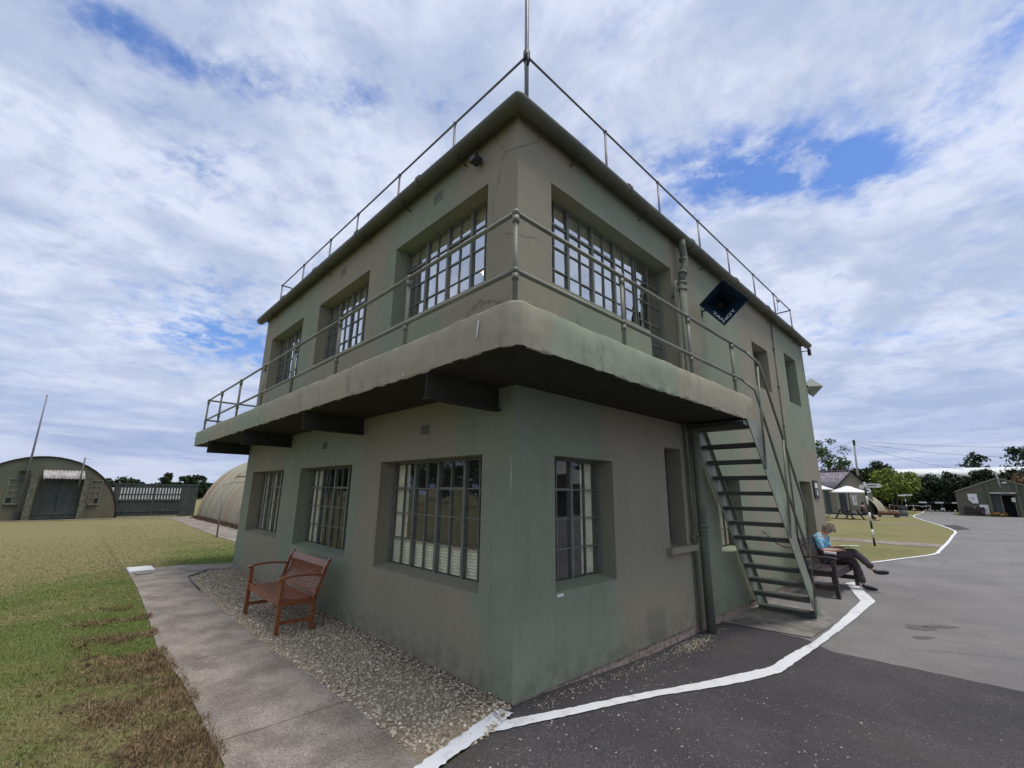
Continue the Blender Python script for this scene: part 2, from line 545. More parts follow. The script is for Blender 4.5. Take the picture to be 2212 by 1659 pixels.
def asphalt(name, c0, c1, spk, stain=None):
    m, g, b = newmat(name, .88, .25)
    v = g.obj()
    n = g.noise(v, .8, 6, .6)
    c = g.mix(g.step(n, .3, .7), c0, c1)
    f = g.noise(v, 110, 4, .75)
    c = g.mix(g.step(f, .35, .68), g.mix(1.0, c, (.45, .45, .46), 'MULTIPLY'), g.mix(1.0, c, (1.45, 1.45, 1.45), 'MULTIPLY'))
    a = g.vor(v, 42, 'F1', 0)
    pick = g.vor(v, 42, 'F1', 1)
    pr, pg, pb = g.sep(pick)
    c = g.mix(g.math('MULTIPLY', g.step(a, .27, .16), g.step(pr, 1-spk, 1-spk+.03)), c, (.33, .32, .31))
    a3 = g.vor(v, 85, 'F1', 0); p3 = g.sep(g.vor(v, 85, 'F1', 1))[2]
    c = g.mix(g.math('MULTIPLY', g.step(a3, .36, .22), g.step(p3, 1-spk*1.6, 1-spk*1.6+.04)), c, (.26, .25, .24))
    a2 = g.vor(v, 17, 'F1', 0); p2 = g.sep(g.vor(v, 17, 'F1', 1))[1]
    c = g.mix(g.math('MULTIPLY', g.step(a2, .13, .09), g.step(p2, 1-spk*.35, 1-spk*.35+.02)), c, (.42, .41, .40))
    c = g.mix(g.math('MULTIPLY', g.step(g.noise(v, 26, 6, .75), .44, .62), .30), c, g.mix(1.0, c, (.72, .72, .72), 'MULTIPLY'))
    c = g.mix(g.math('MULTIPLY', g.step(g.noise(v, 5.5, 7, .7), .42, .66), .35), c, g.mix(1.0, c, (1.28, 1.27, 1.25), 'MULTIPLY'))
    ckd = g.vor(g.mix(.10, v, g.noise(v, 1.5, 5, .6)), .55, 'DISTANCE_TO_EDGE', 0)
    c = g.mix(g.math('MULTIPLY', g.math('MULTIPLY', g.step(ckd, .010, .003), g.step(g.noise(v, .6, 2, .5), .50, .58)), .25), c, (.03, .03, .03))
    if stain:
        c = g.mix(g.math('MULTIPLY', g.step(g.noise(v, .45, 5, .6), .5, .7), .5), c, stain)
    lf = g.noise(v, .22, 5, .6, .5)
    c = g.mix(g.math('MULTIPLY', g.step(lf, .40, .70), .35), c, g.mix(1.0, c, (.76, .76, .77), 'MULTIPLY'))
    g.put(b.inputs['Base Color'], c)
    g.put(b.inputs['Normal'], g.bump(g.math('ADD', f, g.noise(v, 35, 4, .6)), .7, .008))
    return m, g, b


M_tar_new, g, b = asphalt("dark_tarmac", (.058, .054, .056), (.082, .075, .076), .065, (.085, .066, .054))
M_tar, g, b = asphalt("worn_tarmac", (.185, .175, .166), (.235, .222, .208), .05, (.15, .145, .142))
M_slabc = simple("stair_base_concrete", (.20, .185, .165), .9, .15, var=.3, scale=4, bump=.6, bscale=50, dirt=(.09, .072, .055))
m, g, b = newmat("line_paint", .7, .3)
v = g.obj()
c = g.mix(g.step(g.noise(v, 3.2, 7, .75), .50, .70), (.68, .69, .70), (.44, .43, .42))
c = g.mix(g.step(g.noise(v, 55, 5, .75), .62, .68), c, (.14, .135, .135))
g.put(b.inputs['Base Color'], c)
g.put(b.inputs['Normal'], g.bump(g.noise(v, 70, 4, .7), .5, .006))
M_line = m
m, g, b = newmat("gravel_stones", .85, .2)
r = g.new('ShaderNodeNewGeometry').outputs['Random Per Island']
c = g.ramp(r, [(0, (.14, .105, .07)), (.05, (.30, .238, .165)), (.45, (.45, .38, .285)), (.75, (.52, .45, .345)), (.93, (.58, .505, .385)), (1, (.78, .72, .60))])
c = g.mix(1.0, c, g.ramp(g.noise(g.obj(), 60, 3, .6), [(0, .75), (1, 1.25)]), 'MULTIPLY')
g.put(b.inputs['Base Color'], c)
M_stone = m
m, g, b = newmat("gravel_bed", .95, .1)
v = g.obj()
c = g.mix(g.noise(v, 30, 6, .75), (.24, .19, .135), (.41, .34, .245))
g.put(b.inputs['Base Color'], c)
g.put(b.inputs['Normal'], g.bump(g.noise(v, 45, 5, .7), 1.0, .02))
M_gbed = m


# ------------------------------------------------------------------ ground
def patch(name, poly, off, mat, kind='structure'):
    bm = bmesh.new()
    bm.faces.new([bm.verts.new((p[0], p[1], 0)) for p in poly])
    xs = [p[0] for p in poly]; ys = [p[1] for p in poly]
    for k in range(0, 14):
        c = k*.2
        if min(ys) < c < max(ys):
            bmesh.ops.bisect_plane(bm, geom=bm.verts[:]+bm.edges[:]+bm.faces[:], plane_co=(0, c, 0), plane_no=(0, 1, 0))
    for k in range(0, 13):
        c = -12+k*.92
        if min(xs) < c < max(xs) and max(ys) > 0:
            bmesh.ops.bisect_plane(bm, geom=bm.verts[:]+bm.edges[:]+bm.faces[:], plane_co=(c, 0, 0), plane_no=(1, 0, 0))
    for v in bm.verts:
        v.co.z = gz(v.co.x, v.co.y)+off
    bmesh.ops.triangulate(bm, faces=bm.faces)
    for f in bm.faces:
        if f.normal.z < 0:
            f.normal_flip()
    me = bpy.data.meshes.new(name); bm.to_mesh(me); bm.free()
    me.materials.append(mat)
    o = bpy.data.objects.new(name, me); COL.objects.link(o)
    return tag(o, kind=kind)


patch('ground', [(-1500, -1500), (1500, -1500), (1500, 1500), (-1500, 1500)], 0, M_grass)
lawnk = [(-.3, 11.6), (.4, 13.45), (.857, 15.12), (1.45, 17.43), (1.505, 19.12), (1.53, 23.3), (1.49, 27.5), (1.39, 32.6), (.26, 40.0), (-1.29, 48.7), (-2.39, 57.3), (-3.1, 78), (-6.5, 112)]
road = [(.0, 0.0), (.09, -.09), (.19, -.5), (.30, -.96), (.62, -2.3), (1.0, -4.0), (4, -16), (60, -60), (70, -60), (70, 66), (8, 66.2), (4.86, 65.6), (.35, 64.0), (-.4, 66.5), (.3, 70), (-1.5, 112)] + lawnk[::-1] + [(-.3, 0)]
patch('road', road, .008, M_tar)
# darker, newer surfacing round the corner of the building, with a straight seam across the yard
new = [(-.02, -.02), (.09, -.09), (.19, -.5), (.30, -.96), (.62, -2.3), (1.0, -4.0), (4, -16), (12, -16), (12, 4.02), (6, 3.98), (2.9, 3.96), (1.35, 3.93), (1.0, 4.25), (0.6, 4.24), (-.02, 4.2)]
rr = random.Random(3)
jit = []
for a, bb in zip(new, new[1:]+new[:1]):
    k = 1
    if a[1] > 3.9 and bb[1] > 3.9 and max(a[0], bb[0]) < 7:
        k = 14
    for i in range(k):
        t = i/k
        jit.append((a[0]+(bb[0]-a[0])*t, a[1]+(bb[1]-a[1])*t+(rr.uniform(-.014, .014) if i else 0)))
patch('road_resurfacing', jit, .012, M_tar_new)
patch('stair_base_paving', [(-.02, 4.2), (.6, 4.26), (1.07, 4.33), (1.12, 5.35), (1.02, 5.75), (.8, 6.15), (-.02, 6.1)], .018, M_slabc)
patch('path', [(-9.95, -1.70), (-7.5, -1.72), (-5.2, -1.80), (-3.66, -1.88), (-2.2, -1.84), (-.65, -1.87), (-.2, -2.6), (.3, -4.2), (1.0, -4.2), (.57, -2.3), (.24, -.97), (.02, -.95), (-1.09, -.93), (-3.07, -1.0),
               (-5.8, -.98), (-8.2, -.88), (-8.83, -.45), (-8.83, 3.0), (-9.75, 3.0), (-9.6, .10), (-9.95, -.6)], .014, M_conc)
patch('path', [(-31.2, 2.72), (-31.2, .9), (-29, 1.6), (-22, 1.45), (-16.05, 1.3), (-8.8, 1.7), (-8.8, 2.85), (-20.7, 2.9)], .012, M_conc)
patch('path', [(-31.1, 3), (-31.1, -9), (-30.6, -9), (-30.5, -.6), (-30.3, 1.2)], .018, M_conc)
patch('path', [(1.5, 22.1), (1.47, 20.25), (-1.7, 20.4), (-14, 20.7), (-14, 22.3), (-1.9, 21.6)], .012, M_conc)
patch('path', [(-.25, 37.3), (-.05, 38.1), (-5.0, 39.3), (-14, 41), (-14, 40.2), (-5.0, 38.6)], .012, M_conc)
patch('path', [(-14, 46.2), (-7.8, 46.6), (-2.0, 53.4), (-2.3, 55.9), (-5.7, 55.0), (-14, 56)], .012, M_conc)
patch('road_repair', [(.6, 39.4), (1.15, 40.5), (2.0, 34.7), (1.35, 33.4)], .014, M_tar_new)
patch('gravel_base', [(-8.2, -.87), (-5.8, -.97), (-3.07, -.99), (-1.09, -.97), (.02, -1.0), (.27, -1.0), (.22, -.75), (.06, -.1), (.0, 0.0), (.0, .02), (-8.83, .02), (-8.83, -.44)], .004, M_gbed)


def line(name, left, right, off=.021, n=6, j=.006):
    rr = random.Random(len(left)*7+n)
    def dens(P):
        out = []
        for a, c in zip(P[:-1], P[1:]):
            for i in range(n):
                t = i/n
                out.append((a[0]+(c[0]-a[0])*t+rr.uniform(-j, j), a[1]+(c[1]-a[1])*t+rr.uniform(-j, j)))
        out.append(P[-1])
        return out
    L = dens(left); Rr = dens(right)
    me = bpy.data.meshes.new(name)
    V = [(p[0], p[1], gz(*p)+off) for p in L+Rr]; k = len(L)
    F = [(i, k+i, k+i+1, i+1) for i in range(k-1)]
    me.from_pydata(V, [], F); me.materials.append(M_line)
    o = bpy.data.objects.new(name, me); COL.objects.link(o)
    return tag(o, kind='structure')


L_ = [(.03, -.30), (.14, -.16), (.33, .37), (.585, 1.31), (.86, 2.28), (1.045, 2.82), (1.06, 3.35), (1.13, 4.09), (1.15, 4.96), (1.11, 7.36), (.57, 9.2)]
R_ = [(.10, -.60), (.185, -.38), (.41, .26), (.655, 1.17), (.995, 2.17), (1.165, 2.72), (1.20, 3.43), (1.25, 4.86), (1.27, 5.6), (1.29, 7.56), (.67, 9.5)]
line('painted_line', L_, R_, n=16, j=.006)
line('painted_line', [(-.03, -.11), (-.02, -.2), (.165, -.96), (.50, -2.3), (.8, -3.6)], [(.085, -.07), (.14, -.25), (.30, -1.0), (.64, -2.3), (.94, -3.6)], off=.026, n=22, j=.010)
kl = []
for i in range(1, len(lawnk)-1):
    P0_, P1_, P2_, P3_ = [Vector(lawnk[max(0, min(len(lawnk)-1, i+k_))]) for k_ in (-1, 0, 1, 2)]
    for k_ in range(3):
        t_ = k_/3
        kl.append(tuple(.5*((2*P1_)+(P2_-P0_)*t_+(2*P0_-5*P1_+4*P2_-P3_)*t_*t_+(3*P1_-P0_-3*P2_+P3_)*t_**3)))
kl.append(lawnk[-1])
line('kerb_line', [(p[0]-.06, p[1]) for p in kl], [(p[0]+.04, p[1]+.0) for p in kl], n=4, j=.010)
line('kerb_line', [(-.55, 66.5), (.10, 64.3), (.25, 63.75), (2.8, 64.6)], [(-.35, 66.5), (.30, 64.45), (.35, 63.95), (2.8, 64.8)], n=5, j=.01)


def stones(name, n, region, size, mat, seed, off=.004, flat=.6, pw=1.8):
    """loose stones: squashed, jittered icosahedra"""
    r = np.random.default_rng(seed)
    t = (1+5**.5)/2
    ico = np.array([(-1, t, 0), (1, t, 0), (-1, -t, 0), (1, -t, 0), (0, -1, t), (0, 1, t), (0, -1, -t), (0, 1, -t), (t, 0, -1), (t, 0, 1), (-t, 0, -1), (-t, 0, 1)])/1.9
    fi = np.array([(0, 11, 5), (0, 5, 1), (0, 1, 7), (0, 7, 10), (0, 10, 11), (1, 5, 9), (5, 11, 4), (11, 10, 2), (10, 7, 6), (7, 1, 8), (3, 9, 4), (3, 4, 2), (3, 2, 6), (3, 6, 8), (3, 8, 9), (4, 9, 5), (2, 4, 11), (6, 2, 10), (8, 6, 7), (9, 8, 1)])
    P = region(r, n); n = len(P)
    sz = size[0]+(size[1]-size[0])*r.random(n)**pw
    V = ico[None]*(1+.28*r.standard_normal((n, 12, 1)).clip(-1.3, 1.3))
    sc = np.stack([np.ones(n), .6+.4*r.random(n), flat*(.6+.5*r.random(n))], 1)
    V = V*(sc*sz[:, None])[:, None, :]
    a = r.random(n)*6.283; ca, sa = np.cos(a), np.sin(a)
    X = V[..., 0]*ca[:, None]-V[..., 1]*sa[:, None]; Y = V[..., 0]*sa[:, None]+V[..., 1]*ca[:, None]
    Z = V[..., 2]+sz[:, None]*.12+X*r.normal(0, .15, n)[:, None]
    g0 = np.array([gz(p[0], p[1]) for p in P])+off
    V = np.stack([X+P[:, 0:1], Y+P[:, 1:2], Z+g0[:, None]+P[:, 2:3]], -1).reshape(-1, 3)
    F = (fi[None]+(np.arange(n)*12)[:, None, None]).reshape(-1, 3)
    return raw(name, V, F, mat)


def reg_gravel(r, n):
    x = -8.8+9.0*r.random(n)**.72
    lo = np.interp(x, [-8.8, -8.2, -5.8, -3.07, -1.09, .02, .2], [-.45, -.87, -.97, -1.0, -.93, -.93, -.75])
    hi = np.interp(x, [-8.8, 0, .2], [.0, .0, -.4])
    y = lo+(hi-lo)*r.random(n)
    lump = np.array([mnoise.noise(Vector((a*1.7, c*1.7, 0))) for a, c in zip(x, y)])
    z = .012*np.abs(lump)+.035*np.exp(-((y-hi)/.12)**2)*r.random(n)
    return np.stack([x, y, z], 1)


gv = stones('gravel', 32000, reg_gravel, (.003, .020), M_stone, 5, pw=4.0)
tag(gv, 'pale mixed gravel filling the strip between concrete path and wall', 'gravel', kind='stuff')


def reg_loose(r, n):
    k = n//3
    a = np.stack([r.normal(.12, .05, k).clip(.03, .3), r.uniform(.1, 3.9, k), np.zeros(k)], 1)
    c = np.stack([r.normal(.16, .06, k).clip(.04, .4), r.normal(2.9, .25, k), np.zeros(k)], 1)
    d = np.stack([.35+1.7*r.random(k)**1.6, -2.2+4.4*r.random(k)**1.5, np.zeros(k)], 1)
    return np.concatenate([a, c, d])


lg = stones('loose_chippings', 2700, reg_loose, (.0022, .010), M_stone, 8, off=.012, pw=3.0)
tag(lg, 'scattered pale chippings lying on the dark tarmac', 'gravel', kind='stuff')


def blades(name, n, region, h, mat, seed, flat=.35, w=.0035):
    r = np.random.default_rng(seed)
    P = region(r, n); n = len(P)
    hh = h[0]+(h[1]-h[0])*r.random(n)
    a = r.random(n)*6.283; tilt = np.abs(r.normal(0, flat, n)).clip(0, 1.45)
    b2 = r.random(n)*6.283
    w = w*(.7+.7*r.random(n))
    dist = np.hypot(P[:, 0]-2.9, P[:, 1]+2.9)
    w = w*np.maximum(1, dist/6.5)
    dx = np.cos(a)*w; dy = np.sin(a)*w
    tx = np.cos(b2)*np.sin(tilt)*hh; ty = np.sin(b2)*np.sin(tilt)*hh; tz = np.cos(tilt)*hh
    g0 = P[:, 2]
    A = np.stack([P[:, 0]-dx, P[:, 1]-dy, g0], 1); B = np.stack([P[:, 0]+dx, P[:, 1]+dy, g0], 1)
    Cc = np.stack([P[:, 0]+tx*.55+dx*.6, P[:, 1]+ty*.55+dy*.6, g0+tz*.62+.002], 1)
    D = np.stack([P[:, 0]+tx, P[:, 1]+ty, g0+tz+.002], 1)
    V = np.stack([A, B, Cc, D], 1).reshape(-1, 3)
    F = (np.array([(0, 1, 2), (0, 2, 3)])[None]+(np.arange(n)*4)[:, None, None]).reshape(-1, 3)
    return raw(name, V, F, mat)


def reg_lawn(r, n):
    x = -.4-26*r.random(n)**2.1
    y = -1.70-(2.9+.10*(-x))*r.random(n)**1.2
    lim = np.interp(x, [-9.95, -7.5, -5.2, -3.66, -2.2, -.65, -.2, .2], [-1.70, -1.72, -1.80, -1.88, -1.84, -1.87, -2.6, -3.9])
    lim = lim+r.normal(0, .035, n)
    k = ((y < lim) | (x < -9.97)) & (r.random(n) < np.interp(x, [-20, -12, -5], [0.0, .35, 1.0]))
    return np.stack([x, y, np.zeros(n)], 1)[k]


def reg_lawn2(r, n):
    x = -9.8-17*r.random(n)**1.5; y = -1.8+3.2*r.random(n)
    k = (r.random(n) < np.interp(x, [-26, -13], [0.0, 1.0])) & (y < np.interp(x, [-22, -16, -8.8], [1.4, 1.25, 1.6])) & ~((x > -9.95) & (y < 3))
    return np.stack([x, y, np.zeros(n)], 1)[k]


bl = blades('lawn_grass', 230000, reg_lawn, (.006, .022), M_blade, 11, flat=1.0)
tag(bl, 'short patchy lawn grass left of the concrete path', 'grass', kind='stuff')
bl = blades('grass_tufts', 9000, lambda r, n: (lambda P: P[np.array([mnoise.noise(Vector((a*4.5, c*4.5, 2))) for a, c in P[:, :2]]) > .22])(reg_lawn(r, n*3)), (.02, .055), M_blade, 17, flat=.6, w=.0028)
tag(bl, 'scattered longer grass tufts standing above the short lawn', 'grass', kind='stuff')
bl = blades('lawn_grass', 24000, reg_lawn2, (.006, .022), M_blade, 12, flat=1.0)
tag(bl, 'short green grass beyond the end of the concrete path', 'grass', kind='stuff')


def reg_thatch(r, n):
    x = -.3-6.2*r.random(n)**1.7
    lim = np.interp(x, [-5.2, -3.66, -2.2, -.65, -.2, .2], [-1.80, -1.88, -1.84, -1.87, -2.6, -3.9])
    y = lim+.05-np.abs(r.normal(0, .42, n))
    lump = np.array([mnoise.noise(Vector((a*2.2, c*2.2, 5))) for a, c in zip(x, y)])
    k = lump+.35*r.random(n) > .08+.30*np.clip(lim-y-.25, 0, 1.2)+.16*np.clip(-x-3.2, 0, 4)
    return np.stack([x, y, .03*np.clip(lump, 0, 1)], 1)[k]


M_thatch = simple('dead_thatch', (.30, .215, .120), .9, .1, var=.35, scale=5, bump=0, dirt=(.10, .07, .045), isl=.8)
bl = blades('raked_thatch', 60000, reg_thatch, (.015, .06), M_thatch, 13, flat=1.5, w=.0022)
tag(bl, 'brown raked thatch and moss heaped along the path edge', 'dead grass', kind='stuff')
M_soil = simple('soil', (.09, .062, .042), .95, .1, var=.4, scale=30, isl=.5)
cl = stones('soil_crumbs', 2600, lambda r, n: reg_thatch(r, n), (.004, .018), M_soil, 14)
tag(cl, 'dark soil crumbs scattered through the raked thatch', 'soil', kind='stuff')
# black edging strip round the gravel corner and a pale slab beside the path
e = MB().tube([(-8.84, -.47, .02), (-8.5, -.66, .02), (-8.22, -.88, .02), (-7.6, -.93, .02), (-6.6, -.97, .02)], .012, 6).build('edging_strip', M_black)
tag(e, 'thin black edging strip round the far end of the gravel', 'edging')
e = MB().box(-9.98, -9.35, -1.70, -1.28, .004, .055).build('paving_slab', simple('pale_slab', (.52, .53, .53), .8, .2, var=.1), bevel=.006)
tag(e, 'pale grey paving slab lying at the lawn corner of the path', 'paving slab')
e = MB().box(-9.3, -9.0, -1.62, -1.36, .004, .04).build('paving_slab', M_slabc, bevel=.006)
tag(e, 'small brownish broken slab beside the pale paving slab', 'paving slab')


# ------------------------------------------------------------------ the watch office
H = 5.74; LA = 8.81; LB = 11.10
ZF = 2.88                      # balcony floor
tower = thing('control_tower', 'two storey green and brown camouflaged control tower with wrap-around balcony', 'control tower')


def mapf(face):
    return (lambda s, d, z: (-s, d, z)) if face == 'A' else (lambda s, d, z: (-d, s, z))


OPEN_LOW = {'A': [(.457, 2.49, .785, 2.06), (3.33, 5.36, .80, 2.06), (6.22, 8.23, .83, 2.06)],
            'B': [(.553, 1.568, .795, 2.06), (2.82, 3.29, 1.03, 2.318), (4.43, 5.43, .83, 2.0), (9.10, 10.05, -.3, 2.03)]}
OPEN_UP = {'A': [(.485, 2.537, 3.94, 5.16), (3.354, 5.395, 3.94, 5.145), (6.232, 8.26, 3.90, 5.15)],
           'B': [(.543, 2.66, 3.94, 5.203), (2.66, 3.436, ZF, 5.203), (6.94, 7.94, 3.90, 4.87), (9.26, 10.24, 3.90, 5.15)]}
TH = .30


def wall_mesh(mb, face, L, z0, z1, ops):
    F = mapf(face)
    ss_ = sorted({0, L}.union(*[{o[0], o[1]} for o in ops])); zs_ = sorted({z0, z1}.union(*[{max(o[2], z0), o[3]} for o in ops]))
    # finer grid so that bump and shading stay even
    def inside(s, z):
        return any(o[0] < s < o[1] and o[2] < z < o[3] for o in ops)
    for a, b2 in zip(ss_, ss_[1:]):
        for c, d in zip(zs_, zs_[1:]):
            if inside((a+b2)/2, (c+d)/2):
                continue
            mb.add([F(a, 0, c), F(b2, 0, c), F(b2, 0, d), F(a, 0, d)], [(0, 1, 2, 3)])
            a2, b3 = max(a, TH), min(b2, L-TH)
            if b3 > a2:
                mb.add([F(a2, TH, c), F(b3, TH, c), F(b3, TH, d), F(a2, TH, d)], [(0, 1, 2, 3)])
    for o in ops:
        a, b2, c, d = o; c = max(c, z0)
        sides = [((a, c), (a, d)), ((b2, c), (b2, d)), ((a, d), (b2, d)), ((a, c), (b2, c))]
        for (p, q_) in sides:
            mid = ((p[0]+q_[0])/2, (p[1]+q_[1])/2)
            # leave out a side shared with the neighbouring opening (door beside window)
            e = 1e-3
            n_out = {0: (-e, 0), 1: (e, 0), 2: (0, e), 3: (0, -e)}[sides.index((p, q_))]
            if any(o2 is not o and o2[0] < mid[0]+n_out[0] < o2[1] and o2[2] < mid[1]+n_out[1] < o2[3] for o2 in ops):
                # keep the part of the side that has wall behind it
                o2 = [k for k in ops if k is not o and k[0] < mid[0]+n_out[0] < k[1] and k[2] < mid[1]+n_out[1] < k[3]][0]
                if o2[2] > c+1e-4 and p[0] == q_[0]:
                    p, q_ = (p[0], c), (p[0], o2[2])
                else:
                    continue
            elif p[0] == q_[0]:
                o3 = [k for k in ops if k is not o and abs((k[0] if n_out[0] > 0 else k[1])-p[0]) < 1e-4 and k[3] > c]
                if o3 and o3[0][2] > c+1e-4:
                    p, q_ = (p[0], c), (p[0], o3[0][2])
            dd = .11 if p[1] == q_[1] == c and c > .5 and not face == 'Z' else TH
            dd = TH
            drop = 0.0
            mb.add([F(p[0], 0, p[1]), F(q_[0], 0, q_[1]), F(q_[0], dd, q_[1]), F(p[0], dd, p[1])], [(0, 1, 2, 3)])


mb = MB(); wall_mesh(mb, 'A', LA, .03, 2.80, OPEN_LOW['A']); wall_mesh(mb, 'B', LB, .03, 2.80, OPEN_LOW['B'])
mb.add([(-LA, 0, .03), (-LA, LB, .03), (-LA, LB, 2.8), (-LA, 0, 2.8)], [(0, 1, 2, 3)])
mb.add([(0, LB, .03), (-LA, LB, .03), (-LA, LB, 2.8), (0, LB, 2.8)], [(0, 1, 2, 3)])
tag(mb.build('wall', M_low, tower), 'ground floor wall in soft green and brown bands')
mb = MB(); wall_mesh(mb, 'A', LA, 2.80, H, OPEN_UP['A']); wall_mesh(mb, 'B', LB, 2.80, H, OPEN_UP['B'])
mb.add([(-LA, 0, 2.8), (-LA, LB, 2.8), (-LA, LB, H), (-LA, 0, H)], [(0, 1, 2, 3)])
mb.add([(0, LB, 2.8), (-LA, LB, 2.8), (-LA, LB, H), (0, LB, H)], [(0, 1, 2, 3)])
tag(mb.build('wall', M_up, tower), 'upper floor wall with hairline cracks near the corner')
mb = MB()
mb.box(-LA+.012, 0-.012, .012, LB-.012, -.4, .028)
# crumbly render lip showing along the foot of the right-hand wall
pl = mb.build('plinth', M_plinth, tower)
mb = MB()
mb.box(-LA+.30, -.30, .30, LB-.30, -.02, .02)
mb.box(-LA+.30, -.30, .30, LB-.30, 2.66, 2.80)
mb.box(-LA+.30, -.30, .30, LB-.30, 5.30, 5.42)
for z0, z1 in ((.02, 2.66), (2.80, 5.30)):
    mb.box(-LA+.30, -.30, 3.9, 4.0, z0, z1)
    mb.box(-2.95, -2.85, .30, 3.9, z0, z1 if z0 < 1 else z0+.001)
mb.build('interior_wall', M_inner, tower)

# roof slab and half round gutter
mb = MB(); mb.box(-LA-.04, .04, -.04, LB+.04, H-.004, H+.10)
mb.build('roof', M_gutter, tower)


def gutter(mb):
    r = .098; c = .118; zc = 5.80
    prof = [(c-r*math.cos(t)*-1*-1, zc-r*math.sin(t)) for t in [math.pi*i/10 for i in range(11)]]
    prof = [(c-r*math.cos(math.pi*i/12), zc-r*math.sin(math.pi*i/12)) for i in range(13)]+[(c+r-.012, zc+.012), (c-r, zc+.012)]
    path = []
    gc = .15
    for s in np.linspace(-LA-.22, gc, 44):
        path.append(('A', s))
    for t in np.linspace(0, 1, 7)[1:-1]:
        path.append(('C', t))
    for s in np.linspace(-gc, LB+.22, 54):
        path.append(('B', s))
    rings = []
    for k, s in path:
        sag = .005*math.sin(s*2.1)*min(1, abs(s)) if k != 'C' else 0
        ring = []
        for d, z in prof:
            if k == 'A': p = (min(s, max(min(d, gc), 0)) if s > 0 else s, -d, z+sag)
            elif k == 'B': p = (d, max(s, -max(min(d, gc), 0)) if s < 0 else s, z+sag)
            else:
                a = -math.pi/2+s*math.pi/2
                q_ = max(d-gc, 0)
                p = (min(d, gc)+q_*math.cos(a), -min(d, gc)+q_*math.sin(a), z)
            ring.append(p)
        rings.append(ring)
    n = len(prof); V = [p for r_ in rings for p in r_]; F = []
    for i in range(len(rings)-1):
        for j in range(n):
            F.append((i*n+j, i*n+(j+1) % n, (i+1)*n+(j+1) % n, (i+1)*n+j))
    F.append(tuple(range(n))); F.append(tuple((len(rings)-1)*n+j for j in range(n)))
    mb.add(V, F, True)


mb = MB(); gutter(mb)
for s in (-7.2, -5.4, -3.6, -1.75):
    mb.tube([(s-.025, -.118, 5.797), (s+.025, -.118, 5.797)], .103, 14)
for s in (2.0, 3.95, 5.9, 7.8, 9.6):
    mb.tube([(.118, s-.025, 5.797), (.118, s+.025, 5.797)], .103, 14)
gt = mb.build('gutter', M_gutter, tower)
for i, s in enumerate((-8.0, -6.5, -5.0, -3.4, -2.2, -.9)):
    MB().tube([(s, .0, 5.62), (s, -.10, 5.655), (s, -.15, 5.68)], .008, 6).tube([(s-.035, -.15, 5.665), (s+.035, -.15, 5.70)], .007, 5).tube([(s, -.15, 5.63), (s, -.15, 5.70)], .006, 5).build('gutter_bracket', M_dark, tower)
for s in (.9, 2.5, 4.6, 6.4, 8.2, 10.2):
    MB().tube([(0, s, 5.62), (.10, s, 5.655), (.15, s, 5.68)], .008, 6).tube([(.15, s-.035, 5.665), (.15, s+.035, 5.70)], .007, 5).tube([(.15, s, 5.63), (.15, s, 5.70)], .006, 5).build('gutter_bracket', M_dark, tower)

# ---- windows
WR = random.Random(21)


